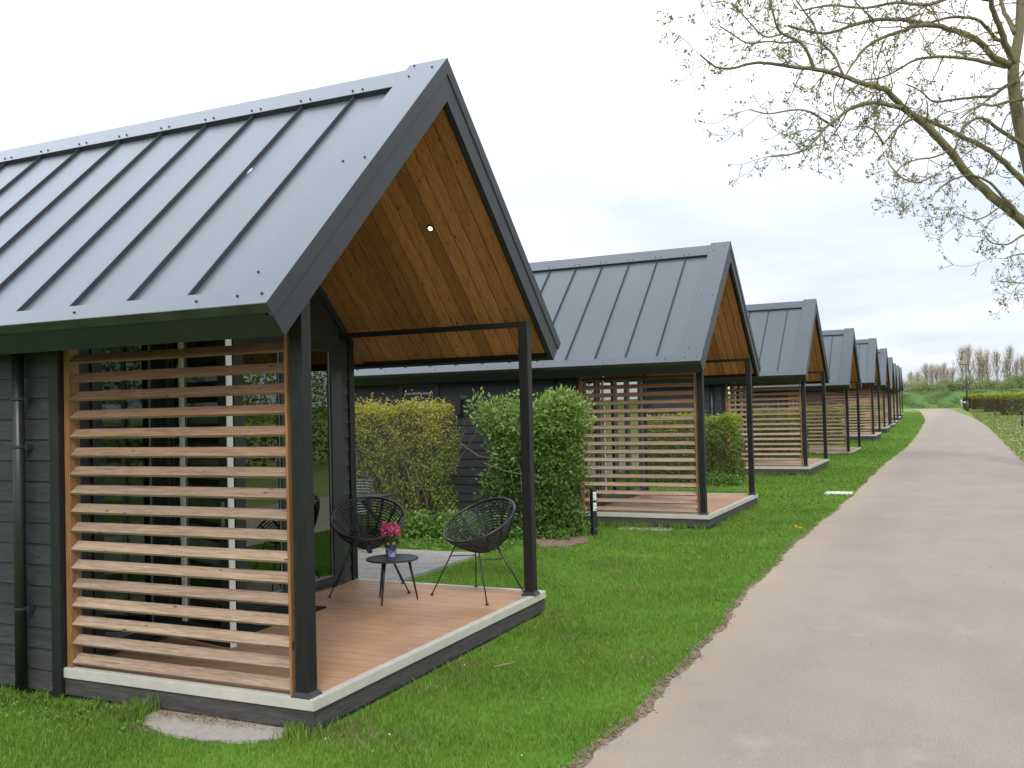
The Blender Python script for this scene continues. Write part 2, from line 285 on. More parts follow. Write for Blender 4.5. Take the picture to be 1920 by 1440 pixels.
# ------------------------------------------------------------------ mesh helpers
class MB:
    def __init__(s): s.v = []; s.f = []; s.m = []; s.sm = []
    def add(s, vs, fs, mi=0, smooth=False):
        o = len(s.v); s.v += [tuple(v) for v in vs]; s.f += [tuple(i + o for i in f) for f in fs]; s.m += [mi] * len(fs); s.sm += [smooth] * len(fs)
    def box(s, a, b, mi=0):
        x0, y0, z0 = a; x1, y1, z1 = b
        s.add([(x0, y0, z0), (x1, y0, z0), (x1, y1, z0), (x0, y1, z0), (x0, y0, z1), (x1, y0, z1), (x1, y1, z1), (x0, y1, z1)],
              [(0, 3, 2, 1), (4, 5, 6, 7), (0, 1, 5, 4), (1, 2, 6, 5), (2, 3, 7, 6), (3, 0, 4, 7)], mi)
    def prism_x(s, prof, x0, x1, mi=0):
        n = len(prof); vs = [(x0, y, z) for y, z in prof] + [(x1, y, z) for y, z in prof]
        s.add(vs, [(i, (i + 1) % n, (i + 1) % n + n, i + n) for i in range(n)] + [tuple(range(n))[::-1], tuple(range(n, 2 * n))], mi)
    def prism_y(s, prof, y0, y1, mi=0):
        n = len(prof); vs = [(x, y0, z) for x, z in prof] + [(x, y1, z) for x, z in prof]
        s.add(vs, [(i, i + n, (i + 1) % n + n, (i + 1) % n) for i in range(n)] + [tuple(range(n)), tuple(range(n, 2 * n))[::-1]], mi)
    def prism_z(s, prof, z0, z1, mi=0):
        n = len(prof); vs = [(x, y, z0) for x, y in prof] + [(x, y, z1) for x, y in prof]
        s.add(vs, [(i, (i + 1) % n, (i + 1) % n + n, i + n) for i in range(n)] + [tuple(range(n))[::-1], tuple(range(n, 2 * n))], mi)
    def tube(s, pts, rad, k=6, mi=0, caps=True, closed=False):
        pts = [Vector(p) for p in pts]; n = len(pts)
        if not hasattr(rad, '__len__'): rad = [rad] * n
        vs = []; prev = None
        for i, p in enumerate(pts):
            a = pts[(i - 1) % n] if (i or closed) else pts[0]; b = pts[(i + 1) % n] if (i < n - 1 or closed) else pts[-1]
            t = (b - a).normalized() if (b - a).length > 1e-9 else Vector((0, 0, 1))
            if prev is None: u = t.orthogonal().normalized()
            else:
                u = prev - t * prev.dot(t); u = u.normalized() if u.length > 1e-6 else t.orthogonal().normalized()
            prev = u; w = t.cross(u)
            vs += [p + (u * math.cos(2 * math.pi * j / k) + w * math.sin(2 * math.pi * j / k)) * rad[i] for j in range(k)]
        fs = []
        for i in range(n if closed else n - 1):
            i2 = (i + 1) % n
            fs += [(i * k + j, i * k + (j + 1) % k, i2 * k + (j + 1) % k, i2 * k + j) for j in range(k)]
        if caps and not closed: fs += [tuple(range(k))[::-1], tuple(range((n - 1) * k, n * k))]
        s.add(vs, fs, mi, True)
    def lathe(s, prof, c=(0, 0, 0), k=20, mi=0):
        cx_, cy_, cz_ = c; vs = []
        for r_, z_ in prof: vs += [(cx_ + r_ * math.cos(2 * math.pi * j / k), cy_ + r_ * math.sin(2 * math.pi * j / k), cz_ + z_) for j in range(k)]
        n = len(prof)
        s.add(vs, [(i * k + j, i * k + (j + 1) % k, (i + 1) * k + (j + 1) % k, (i + 1) * k + j) for i in range(n - 1) for j in range(k)] + [tuple(range(k))[::-1], tuple(range((n - 1) * k, n * k))], mi, False)
    def build(s, name, mats, parent=None, loc=None, bevel=0):
        me = bpy.data.meshes.new(name); me.from_pydata(s.v, [], s.f)
        if not isinstance(mats, (list, tuple)): mats = [mats]
        for m_ in mats: me.materials.append(m_)
        me.polygons.foreach_set('material_index', s.m); me.polygons.foreach_set('use_smooth', s.sm)
        me.update()
        return link(name, me, parent, loc, bevel)
def link(name, me, parent=None, loc=None, bevel=0):
    o = bpy.data.objects.new(name, me); COL.objects.link(o)
    if parent: o.parent = parent
    if loc: o.location = loc
    if bevel:
        bm = bmesh.new(); bm.from_mesh(me); bmesh.ops.recalc_face_normals(bm, faces=bm.faces)
        es = [e_ for e_ in bm.edges if len(e_.link_faces) == 2 and e_.calc_face_angle(0) > .6]
        bmesh.ops.bevel(bm, geom=es, offset=bevel, segments=2, affect='EDGES', profile=.6); bm.to_mesh(me); bm.free()
    return o
def npmesh(name, V, F, mat, parent=None, smooth=False):
    """V (n,3), F (m,3 or 4)"""
    V = np.asarray(V, np.float32); F = np.asarray(F, np.int32); me = bpy.data.meshes.new(name)
    me.vertices.add(len(V)); me.vertices.foreach_set('co', V.ravel())
    k = F.shape[1]; me.loops.add(F.size); me.loops.foreach_set('vertex_index', F.ravel())
    me.polygons.add(len(F)); me.polygons.foreach_set('loop_start', np.arange(0, F.size, k, dtype=np.int32))
    me.materials.append(mat); me.update(calc_edges=True)
    if smooth: me.polygons.foreach_set('use_smooth', [True] * len(F))
    o = bpy.data.objects.new(name, me); COL.objects.link(o)
    if parent: o.parent = parent
    return o
def tag(o, label=None, cat=None, group=None, kind=None):
    if label: o['label'] = label
    if cat: o['category'] = cat
    if group: o['group'] = group
    if kind: o['kind'] = kind
    return o
def empty(name, loc=(0, 0, 0), rz=0, **k):
    o = bpy.data.objects.new(name, None); COL.objects.link(o); o.location = loc; o.rotation_euler = (0, 0, rz); o.empty_display_size = .1
    return tag(o, **k)
def copy_tree(o, parent=None):
    c = o.copy(); COL.objects.link(c); c.parent = parent
    for ch in [x for x in COL.objects if x.parent == o]: copy_tree(ch, c)
    return c

def leaves_np(P, size, asp=.45, updir=.3, jit=.35, outward=None):
    """leaf = folded diamond of two triangles; P (n,3)"""
    n = len(P); d = rng.normal(size=(n, 3)); d[:, 2] += updir
    if outward is not None: d += outward
    d /= np.linalg.norm(d, axis=1)[:, None]
    q = rng.normal(size=(n, 3)); sd_ = np.cross(d, q); sd_ /= np.linalg.norm(sd_, axis=1)[:, None]; nn = np.cross(sd_, d)
    s = (size * (1 + jit * rng.uniform(-1, 1, n)))[:, None]
    V = np.stack([P, P + d * s * .5 + sd_ * s * asp * .5 + nn * s * .08, P + d * s, P + d * s * .5 - sd_ * s * asp * .5 + nn * s * .08], 1).reshape(-1, 3)
    i = np.arange(n)[:, None] * 4; F = np.concatenate([i + [0, 1, 2], i + [0, 2, 3]], 1).reshape(-1, 3)
    return V, F

# ------------------------------------------------------------------ ground
PL = [(-12, 1.55), (-4, 1.60), (.1, 1.66), (1, 1.72), (2.26, 1.74), (4.6, 1.62), (6.7, 1.58), (9.5, 1.55), (12.2, 1.62), (16.8, 1.65), (25.7, 1.64), (35.4, 1.83), (49.8, 1.75), (80, 1.38), (100, .75), (123, -.12), (145, -1.0), (164, -2.1)]
PR = [(-12, 5.35), (25.8, 5.29), (28.9, 5.26), (42, 5.33), (62.8, 5.38), (80, 5.2), (100, 4.77), (130, 3.8), (150, 3.15), (163, 2.68)]
def lerp(T, y): return float(np.interp(y, [a for a, _ in T], [b for _, b in T]))
def wob(y, s=0): return .6 * (.035 * math.sin(y * 2.1 + s) + .025 * math.sin(y * 5.3 + 1.7 + s) + .015 * math.sin(y * 13.1 + s))
mb = MB(); mb.add([(-900, -400, 0), (900, -400, 0), (900, 900, 0), (-900, 900, 0)], [(0, 1, 2, 3)])
tag(mb.build('lawn', M['lawn']), kind='structure')
def pathpoly(off, z, mat, name, y1=163):
    ys = list(np.concatenate([np.arange(-12, 14, .06), np.arange(14, 40, .5), np.arange(40, y1 + .1, 3)]))
    vs = []; 
    for y in ys: vs += [(lerp(PL, y) - off * float(np.interp(y, [2.5, 6.5], [1.25, .35])) + wob(y) * (1 if y < 40 else 2) + (random.uniform(-.012, .012) if y < 20 else 0), y, z), (lerp(PR, y) + off + wob(y, 3), y, z)]
    fs = [(2 * i, 2 * i + 1, 2 * i + 3, 2 * i + 2) for i in range(len(ys) - 1)]
    # the bend to the left at the far end
    bl = [(-4.2, 166.5), (-10, 168.5), (-60, 172)]; br = [(1.4, 167.5), (-2.5, 171.2), (-60, 176.5)]
    for (a, b), (c, d) in zip(bl, br): vs += [(a - off * .3, b - off, z), (c + off * .3, d + off, z)]
    n = len(ys); fs += [(2 * i, 2 * i + 1, 2 * i + 3, 2 * i + 2) for i in range(n - 1, n + 2)]
    m_ = MB(); m_.add(vs, fs); return tag(m_.build(name, mat), kind='structure')
pathpoly(.08, .005, M['sandsoil'], 'path_edge_soil'); pathpoly(0, .011, M['path'], 'path')
# crumbs of soil along the left edge
cV, cF = [], []
ico = [(0, 0, 1), (.9, 0, .3), (.28, .85, .3), (-.72, .53, .3), (-.72, -.53, .3), (.28, -.85, .3), (.5, .4, -.5), (-.6, .1, -.5), (.2, -.6, -.5)]
icf = [(0, 1, 2), (0, 2, 3), (0, 3, 4), (0, 4, 5), (0, 5, 1), (1, 6, 2), (2, 7, 3), (3, 7, 4), (4, 8, 5), (5, 8, 1), (1, 8, 6), (6, 7, 2)]
for i in range(1300):
    y = -1 + 12 * random.random() ** 1.8
    x = lerp(PL, y) + wob(y) - .045 + random.gauss(0, .03); s = random.uniform(.003, .014)
    a = random.uniform(0, 6.3); o = len(cV)
    for p in ico:
        q = (p[0] * math.cos(a) - p[1] * math.sin(a), p[0] * math.sin(a) + p[1] * math.cos(a), p[2] * .6)
        cV.append((x + q[0] * s * random.uniform(.7, 1.4), y + q[1] * s, .012 + q[2] * s))
    cF += [tuple(j + o for j in f) for f in icf]
tag(npmesh('soil_crumbs', cV, cF, M['sandsoil']), 'crumbs of dry brown soil along the left edge of the path', 'soil', kind='stuff')

# patio pavers behind the first cabin
mb = MB(); x = -8.2
while x < -2.2:
    y = 3.62
    while y < 6.6:
        mb.box((x + .003, y + .003, .0), (min(x + .497, -2.16), y + .497, .03 + random.uniform(-.002, .002))); y += .5
    x += .5
tag(mb.build('patio', M['paver']), kind='structure')

# ------------------------------------------------------------------ cabin
D = 3.5956; MID = D / 2; ZD = .2147; OV = .4207; ZE = 2.5778; ZA = 4.697; TH = .2416; LP = 2.147; XG = .035; XB = -9.2
dyv, dzv = MID + OV, ZA - ZE; ln = math.hypot(dyv, dzv); cs, sn = dyv / ln, dzv / ln; slope = dzv / dyv
def rz(y, off=0): return ZA - abs(y - MID) * slope - off / cs        # height of a plane lying `off` below the outer roof surface
def chev(y0, o1, o2):
    """profile of one slope (near side) from y0 to the ridge between offsets o1 < o2 (perpendicular)"""
    return None
def slab(mb, side, s0, s1, o1, o2, x0, x1, mi=0, square_ridge=False):
    """slab on one slope; s = distance down the slope from the ridge line, o = depth below the outer surface"""
    def pt(s_, o_):
        y = MID - s_ * cs + o_ * sn; z = ZA - s_ * sn - o_ * cs
        if s_ == 0: y = MID; z = ZA - o_ / cs
        return (y if side < 0 else D - y, z)
    pr = [pt(s0, o1), pt(s1, o1), pt(s1, o2), pt(s0, o2)]
    if side > 0: pr = pr[::-1]
    mb.prism_x(pr, x0, x1, mi)
LEN = ln
def lap(mb, y, x0, x1, z0, z1, side, mi=0, pitch=.147, gable=None):
    """horizontal lapped boards on a wall whose outer plane is y (side -1: faces -y)"""
    z = z1
    n = int(math.ceil((z1 - z0) / pitch)); zs = [z0 + i * pitch for i in range(n + 1)]
    for i in range(n):
        a, b = zs[i], min(zs[i + 1], z1)
        o = .016; mb.prism_x([(y, a), (y - side * -1 * 0 + side * o, a), (y, b)][::(1 if side > 0 else -1)] if False else [(y - side * .02, a), (y + side * o, a), (y + side * .003, b), (y - side * .02, b)], x0, x1, mi)
def build_cabin():
    root = empty('cabin', (0, 0, 0))
    # roof sheets with standing seams
    mb = MB()
    for sd_ in (-1, 1):
        slab(mb, sd_, 0, LEN - .01, .062, .10, XB + .1, -.30)
        x = -.70
        while x > XB + .3:
            slab(mb, sd_, .30, LEN - .147, .030, .07, x - .005, x + .005, 1); x -= .5115  # same metal as the sheets; darker material stands in for the seams' shaded sides
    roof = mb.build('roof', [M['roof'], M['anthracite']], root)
    mb = MB()
    for sd_ in (-1, 1):
        slab(mb, sd_, 0, .292, .018, .026, XB + .1, -.3005); slab(mb, sd_, .2925, .301, .018, .065, XB + .1, -.3005, 2)
        for k in range(16):
            for dx in (-.035, .06):
                xx = -.70 - .5115 * k + dx
                s_ = .245; y = MID - s_ * cs; z = ZA - s_ * sn
                if sd_ > 0: y = D - y
                o_ = -.018; mb.lathe([(.009, 0), (.009, .012), (.004, .015)], (xx, y - o_ * sn * (1 if sd_ < 0 else -1), z + o_ * cs), 6, 1)
    mb.build('ridge_cap', [M['flash'], M['screwm'], M['anthracite']], roof)
    mb = MB()
    for sd_ in (-1, 1):
        slab(mb, sd_, 0, LEN + .0015, -.006, .05, -.30, XG + .008)
        slab(mb, sd_, 0, LEN + .006, .0505, .085, XG - .02, XG + .008); slab(mb, sd_, 0, LEN + .007, -.0055, .0855, XG + .0085, XG + .010, 2)
        if sd_ < 0:
            for (xx, yy) in [(-.21, .72), (-.034, .724), (-.197, -.20), (-.215, -.367), (-.038, -.364), (-.21, 1.63), (-.04, 1.70), (-.24, 1.77)]:
                mb.lathe([(.009, 0), (.009, .01), (.004, .013)], (xx, yy, rz(yy) + .007), 6, 1)
    mb.build('verge_flashing', [M['flash'], M['screwm'], M['anthracite']], roof)
    mb = MB()
    for sd_ in (-1, 1):
        slab(mb, sd_, LEN - .145, LEN + .0015, -.004, .0605, XB + .1, -.3005); slab(mb, sd_, LEN + .002, LEN + .010, -.006, .060, XB + .1, XG + .008, 2)
        if sd_ < 0:
            for k in range(9):
                xx = -.52 - k * 1.02; yy = -.376; mb.lathe([(.009, 0), (.009, .01), (.004, .013)], (xx, yy, rz(yy, -.003)), 6, 1)
    mb.build('eave_flashing', [M['flash'], M['screwm'], M['lip']], roof)
    for sd_ in (-1, 1):
        mb = MB(); slab(mb, sd_, LEN - .028, LEN, .061, TH, XB, XG - .0455); mb.build('fascia', M['anthracite'], roof)
        mb = MB(); slab(mb, sd_, 0, LEN + .001, .0855, TH, XG - .045, XG); mb.build('barge_board', M['anthracite'], roof)
        mb = MB(); slab(mb, sd_, 0, LEN - .03, .1005, .17, XB + .1, -LP - .2); slab(mb, sd_, 0, LEN - .03, .1005, .17, -LP - .199, -.046); mb.build('roof_deck', M['blackwood'], roof)
        mb = MB(); x = -.046; k = 0
        while x > -LP - .15:
            slab(mb, sd_, 0, LEN - .035, .171, .198 + .002 * (k % 2), x - .1345, x - .0045); x -= .1400; k += 1
        slab(mb, sd_, LEN - .06, LEN - .031, .171, .222, -LP, -.047, 1)
        sf = mb.build('soffit', [M['soffit'], M['blackwood']], roof)
    # back gable barge
    # spotlight in the far slope, facing down the slope normal
    sp = Vector((-.645, 2.683, rz(2.683, .2005))); nrm = Vector((0, -sn, -cs))
    q = nrm.to_track_quat('Z', 'Y')
    def disc(r_, h0, h1, k=16):
        m_ = MB(); m_.lathe([(r_, h0), (r_, h1)], k=k); return m_
    ring = MB(); ring.lathe([(.036, -.002), (.036, .006), (.024, .006), (.024, -.001)], k=20)
    o = ring.build('spotlight', M['blackmetal'], root); o.location = sp; o.rotation_mode = 'QUATERNION'; o.rotation_quaternion = q
    b_ = disc(.020, .002, .0085).build('bulb', M['lamp'], o)
    # walls of the body
    zt = rz(0, .175)
    mb = MB(); lap(mb, 0, XB + .6, -2.222, .045, zt, -1); mb.box((XB + .6, .021, 0), (-2.222, .10, zt)); mb.build('side_wall', M['siding'], root)
    mb = MB(); lap(mb, D, XB + .6, -2.222, .045, zt, 1); mb.box((XB + .6, D - .10, 0), (-2.222, D - .021, zt)); mb.build('side_wall', M['siding'], root)
    mb = MB(); mb.box((XB + .5, 0, 0), (XB + .598, D, 2.6)); mb.prism_x([(.0, 2.601), (D, 2.601), (MID, rz(MID, .24))], XB + .5, XB + .598); mb.build('back_wall', M['siding'], root)
    for y in (0, D):
        mb = MB(); y0, y1 = (-.022, .07) if y == 0 else (D - .07, D + .022); mb.box((-2.221, y0, .01), (-2.13, y1, rz(0, .19) + .02)); mb.build('corner_post', M['blackwood'], root, bevel=.004)
    # front wall: lapped boards at both ends, board gable above the doors
    mb = MB()
    def lapx(y0, y1, z0, z1, pitch=.147):
        n = int(math.ceil((z1 - z0) / pitch - .01))
        for i in range(n):
            a, b = z0 + i * pitch, min(z0 + (i + 1) * pitch, z1)
            mb.prism_y([(-LP - .03, a), (-LP + .004, a), (-LP - .009, b), (-LP - .03, b)], y0, y1)
    lapx(.071, .269, ZD, 2.70); lapx(3.381, D - .071, ZD, 2.70)
    z = 2.74
    while z < rz(MID, .2):
        z2 = min(z + .147, rz(MID, .2)); h0 = max(MID - (rz(MID, .2) - z) / slope, .07); h1 = max(MID - (rz(MID, .2) - z2) / slope, .07)
        mb.add([(-LP, h0, z), (-LP, D - h0, z), (-LP - .012, D - h1, z2), (-LP - .012, h1, z2), (-LP - .03, h0, z), (-LP - .03, D - h0, z), (-LP - .03, D - h1, z2), (-LP - .03, h1, z2)], [(0, 1, 2, 3), (4, 7, 6, 5), (0, 4, 5, 1)]); z += .147
    mb.build('front_wall', M['siding'], root)
    mb = MB(); mb.box((-LP - .06, .27, 2.64), (-LP + .012, 3.38, 2.739)); 
    for sd_ in (-1, 1): slab(mb, sd_, 0, LEN - .5, .2, .27, -LP - .005, -LP + .02)
    mb.build('gable_trim', M['anthracite'], root)
    def win(y0, y1, z0=.235, z1=2.64, fl=.09, fr=.09, x=-LP, nm='window', bead=True):
        m_ = MB(); xo, xi = x + .022, x - .05
        m_.box((xi, y0, z0), (xo, y0 + fl, z1)); m_.box((xi, y1 - fr, z0), (xo, y1, z1)); m_.box((xi, y0 + fl, z0), (xo, y1 - fr, z0 + .075)); m_.box((xi, y0 + fl, z1 - .08), (xo, y1 - fr, z1))
        w_ = m_.build(nm, M['darkgreyframe'], root, bevel=.004)
        p_ = MB(); p_.box((x - .016, y0 + fl, z0 + .075), (x - .004, y1 - fr, z1 - .08)); p_.build('pane', M['glass'], w_)
        if bead:
            g_ = MB(); a = y0 + fl; b = y1 - fr
            for yy in (a, b - .012): g_.box((x - .0035, yy, z0 + .075), (x + .003, yy + .012, z1 - .08))
            g_.box((x - .0035, a + .0125, z0 + .075), (x + .003, b - .0125, z0 + .083)); g_.build('pane_seal', M['silver'], w_)
        return w_
    win(.27, .93); win(1.77, 2.50, fl=.13); win(2.501, 3.38, fr=.18)
    # sill under the doors
    mb = MB(); mb.box((-LP - .08, .27, ZD - .0), (-LP + .05, 3.38, .234)); mb.build('door_sill', M['darkgreyframe'], root)
    # glazed door leaf (origin at hinge)
    dl = empty('door', (-LP + .045, .935, 0), R(-12)); dl.parent = root; W_ = .83
    m_ = MB(); zz0, zz1 = .245, 2.62; t2 = .03
    m_.box((0, -t2, zz0), (.09, t2, zz1)); m_.box((W_ - .10, -t2, zz0), (W_, t2, zz1)); m_.box((.09, -t2, zz0), (W_ - .10, t2, zz0 + .13)); m_.box((.09, -t2, zz1 - .09), (W_ - .10, t2, zz1))
    m_.build('door_frame', M['darkgreyframe'], dl, bevel=.004)
    m_ = MB(); m_.box((.09, -.006, zz0 + .13), (W_ - .10, .006, zz1 - .09)); m_.build('pane', M['glass'], dl)
    m_ = MB(); m_.box((W_ + .0005, -t2 + .004, zz0), (W_ + .006, t2 - .004, zz1)); m_.box((.245, -.028, zz0 + .131), (.285, -.0065, zz1 - .091)); m_.build('edge_profile', M['white'], dl)
    m_ = MB(); m_.tube([(W_ - .05, -.031, 1.25), (W_ - .05, -.075, 1.25), (W_ - .17, -.075, 1.25)], .010, 8); m_.box((W_ - .067, -.037, 1.13), (W_ - .033, -.0305, 1.31)); m_.build('handle', M['silver'], dl)
    # interior
    m_ = MB(); m_.box((-5.2, .11, .15), (-2.23, D - .11, .21)); m_.build('floor', M['intdark'], root)
    m_ = MB(); m_.box((-5.3, .105, .0), (-5.21, D - .105, 2.69)); m_.box((-5.2, .105, .21), (-2.25, .125, 2.65)); m_.box((-5.2, D - .125, .21), (-2.25, D - .105, 2.65)); m_.build('interior_wall', M['interior'], root)
    for (ya, yb) in ((.36, .66), (2.98, 3.22)):
        m_ = MB(); vs = []; K = 40
        for i in range(K + 1):
            y = ya + (yb - ya) * i / K
            for (z, pinch) in ((.26, 1), (1.2, .45), (2.6, 1.15)):
                yy = ya + (y - ya) * pinch; vs.append((-2.33 + .022 * math.sin(i * 1.35) + .01 * math.sin(i * .5), yy, z))
        m_.add(vs, [(3 * i + j, 3 * i + 3 + j, 3 * i + 4 + j, 3 * i + 1 + j) for i in range(K) for j in (0, 1)], 0, True); m_.build('curtain', M['curtain'], root)
    # side windows high under the eave, wall lamp, downpipe
    def sidewin(x0, x1, z0, z1, y, s):
        m_ = MB(); a, b = sorted((y + s * .03, y - s * .03)); f = .07
        m_.box((x0, a, z0), (x0 + f, b, z1)); m_.box((x1 - f, a, z0), (x1, b, z1)); m_.box((x0 + f, a, z0), (x1 - f, b, z0 + f)); m_.box((x0 + f, a, z1 - f), (x1 - f, b, z1))
        w_ = m_.build('window', M['darkgreyframe'], root, bevel=.003); p_ = MB(); p_.box((x0 + f, y - .006, z0 + f), (x1 - f, y + .006, z1 - f)); p_.build('pane', M['glass'], w_)
        bk = MB(); yb_ = y - s * .015; bk.box((x0 + f, min(yb_, yb_ - s * .01), z0 + f), (x1 - f, max(yb_, yb_ - s * .01), z1 - f)); bk.build('blind', M['intdark'], w_)
    sidewin(-5.56, -4.75, 1.55, 2.42, 0, -1); sidewin(-4.2, -3.0, .95, 2.42, D, 1)
    m_ = MB(); m_.box((-4.38, -.03, 1.86), (-4.27, -.0165, 2.09)); m_.box((-4.39, -.14, 1.85), (-4.26, -.0305, 2.10)); m_.build('wall_lamp', M['blackmetal'], root, bevel=.004)
    m_ = MB(); m_.tube([(-2.47, -.07, 2.50), (-2.47, -.07, .03)], .040, 14); dp = m_.build('downpipe', M['blackmetal'], root)
    for z in (.62, 1.76, 2.1):
        m_ = MB(); m_.lathe([(.046, -.009), (.046, .009)], (-2.47, -.07, z), 14); m_.box((-2.43, -.06, z - .02), (-2.40, -.0165, z + .012)); m_.build('bracket', M['anthracite'], dp)
    # porch deck
    mb = MB(); y = .062; 
    while y < D - .07:
        y2 = min(y + .1335, D - .062); mb.box((-LP + .002, y, ZD - .03), (-.062, y2, ZD - .004)); y += .138
    dk = mb.build('deck', M['deck'], root)
    mb = MB(); mb.prism_z([(-LP, 0), (0, 0), (-.06, .06), (-LP, .06)], ZD - .068, ZD); mb.prism_z([(0, 0.0005), (0, D), (-.06, D - .06), (-.06, .0605)], ZD - .068, ZD); mb.prism_z([(-LP, D - .06), (-.0605, D - .06), (-.0005, D), (-LP, D)], ZD - .068, ZD)
    mb.build('deck_edging', M['trim'], dk, bevel=.004)
    mb = MB()
    for a, b, i in ((ZD - .185, ZD - .0685, .012), (-.35, ZD - .187, .034)):
        mb.box((-LP + .01, i, a), (-i, i + .03, b)); mb.box((-i - .03, i + .0305, a), (-i, D - i - .0305, b)); mb.box((-LP + .01, D - i - .03, a), (-i, D - i, b))
    mb.build('skirting', M['skirt'], dk)
    # posts and beams
    for (px, py) in ((-.106, .070), (-.060, 3.380)):
        mb = MB(); h = .047; top = rz(py, .2) if py < 1 else rz(py, .2); mb.box((px - h, py - h, ZD + .012), (px + h, py + h, 2.7535)); po = mb.build('post', M['blackwood'], root, bevel=.006)
        mb = MB(); h2 = .070; mb.add([(px - h2, py - h2, ZD + .0), (px + h2, py - h2, ZD), (px + h2, py + h2, ZD), (px - h2, py + h2, ZD), (px - h - .004, py - h - .004, ZD + .03), (px + h + .004, py - h - .004, ZD + .03), (px + h + .004, py + h + .004, ZD + .03), (px - h - .004, py + h + .004, ZD + .03)],
            [(0, 1, 5, 4), (1, 2, 6, 5), (2, 3, 7, 6), (3, 0, 4, 7), (0, 3, 2, 1), (4, 5, 6, 7)]); mb.build('post_base', M['anthracite'], po)
        mb = MB(); zb = 2.70; mb.box((-LP - .01, py - .02, zb), (px - .048, py + .02, zb + .052)); mb.build('beam', M['blackmetal'], root)
    # louvre screen
    mb = MB(); x0, x1 = -2.095, -.19
    for k in range(18):
        zc = .272 + k * .1308; a = R(40 + random.uniform(-1.5, 1.5)); w = .082; t_ = .019
        dy_, dz_ = math.cos(a) * w / 2, math.sin(a) * w / 2; ny, nz = -math.sin(a) * t_ / 2, math.cos(a) * t_ / 2
        dip = random.uniform(-.003, .003); yc = .060
        pr = [(yc - dy_ - ny, zc - dz_ - nz), (yc + dy_ - ny, zc + dz_ - nz), (yc + dy_ + ny, zc + dz_ + nz), (yc - dy_ + ny, zc - dz_ + nz)]
        n = 4; vs = [(x0 + .022 + .0, y_, z_) for y_, z_ in pr] + [(x1 - .008, y_, z_ + dip) for y_, z_ in pr]
        mb.add(vs, [(0, 1, 5, 4), (1, 2, 6, 5), (2, 3, 7, 6), (3, 0, 4, 7), (0, 3, 2, 1), (4, 5, 6, 7)])
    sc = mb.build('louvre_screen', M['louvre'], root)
    mb = MB(); mb.box((x0 - .03, .025, ZD + .001), (x0 + .02, .115, 2.6)); mb.box((x1 - .006, .022, ZD + .001), (x1 + .012, .115, 2.6)); mb.box((x0 + .021, .03, 2.56), (x1 - .007, .11, 2.6)); mb.build('screen_frame', M['louvreframe'], sc, bevel=.002)
    return root

CAB = [(0, 0, 0, 0), (.095, 9.835, -.019, .009), (.139, 20.684, -.019, .032), (.224, 30.76, -.011, -.115), (.292, 41.413, 0, .108), (.118, 52.09, 0, .13), (-.154, 62.716, 0, .032), (-.52, 73.6, 0, -.02), (-.75, 83.5, 0, .12), (-1.041, 93.97, 0, .246)]
ORD = ['', 'second', 'third', 'fourth', 'fifth', 'sixth', 'seventh', 'eighth', 'ninth', 'tenth']
cab0 = build_cabin()
for i, (x, y, a, z) in enumerate(CAB):
    c = cab0 if i == 0 else copy_tree(cab0)
    c.location = (x, y, z); c.rotation_euler = (0, 0, a)
    lab = 'large nearest black timber cabin with rattan chairs on its porch and one glass door open' if i == 0 else \
        ('second black timber cabin from the camera, behind the green shrub and numbered post' if i == 1 else
         ('farthest, smallest black timber cabin at the end of the row' if i == 9 else '%s black timber cabin from the camera in the row along the path' % ORD[i]))
    tag(c, lab, 'cabin', 'timber cabins in a row along the path')
    if i:
        for ch in COL.objects:
            if ch.parent == c and ch.name.startswith('door.'): ch.rotation_euler = (0, 0, R(90)); ch.location = (-LP - .0, .935, 0)

bd = MB(); yy = .93; vs = []
for q in range(13):
    a_ = 2 * math.pi * q / 13; r_ = random.uniform(.012, .034); vs.append((-1.205 + r_ * math.cos(a_), yy + 1.3 * r_ * math.sin(a_)))
bd.add([(x, y, rz(y, .0595)) for x, y in vs] + [(x, y, rz(y, .063)) for x, y in vs], [tuple(range(13))[::-1]] + [(q, (q + 1) % 13, (q + 1) % 13 + 13, q + 13) for q in range(13)] + [tuple(range(13, 26))])
bd.build('bird_dropping', M['white'], [c_ for c_ in COL.objects if c_.parent == cab0 and c_.name == 'roof'][0])

# ------------------------------------------------------------------ porch things
zt_ = ZD - .004
mb = MB(); mb.box((-2.05, 1.25, zt_ + .0), (-1.56, 2.28, zt_ + .014)); tag(mb.build('door_mat', M['mat']), 'black rubber mat lying on the porch boards in front of the glass doors', 'door mat')

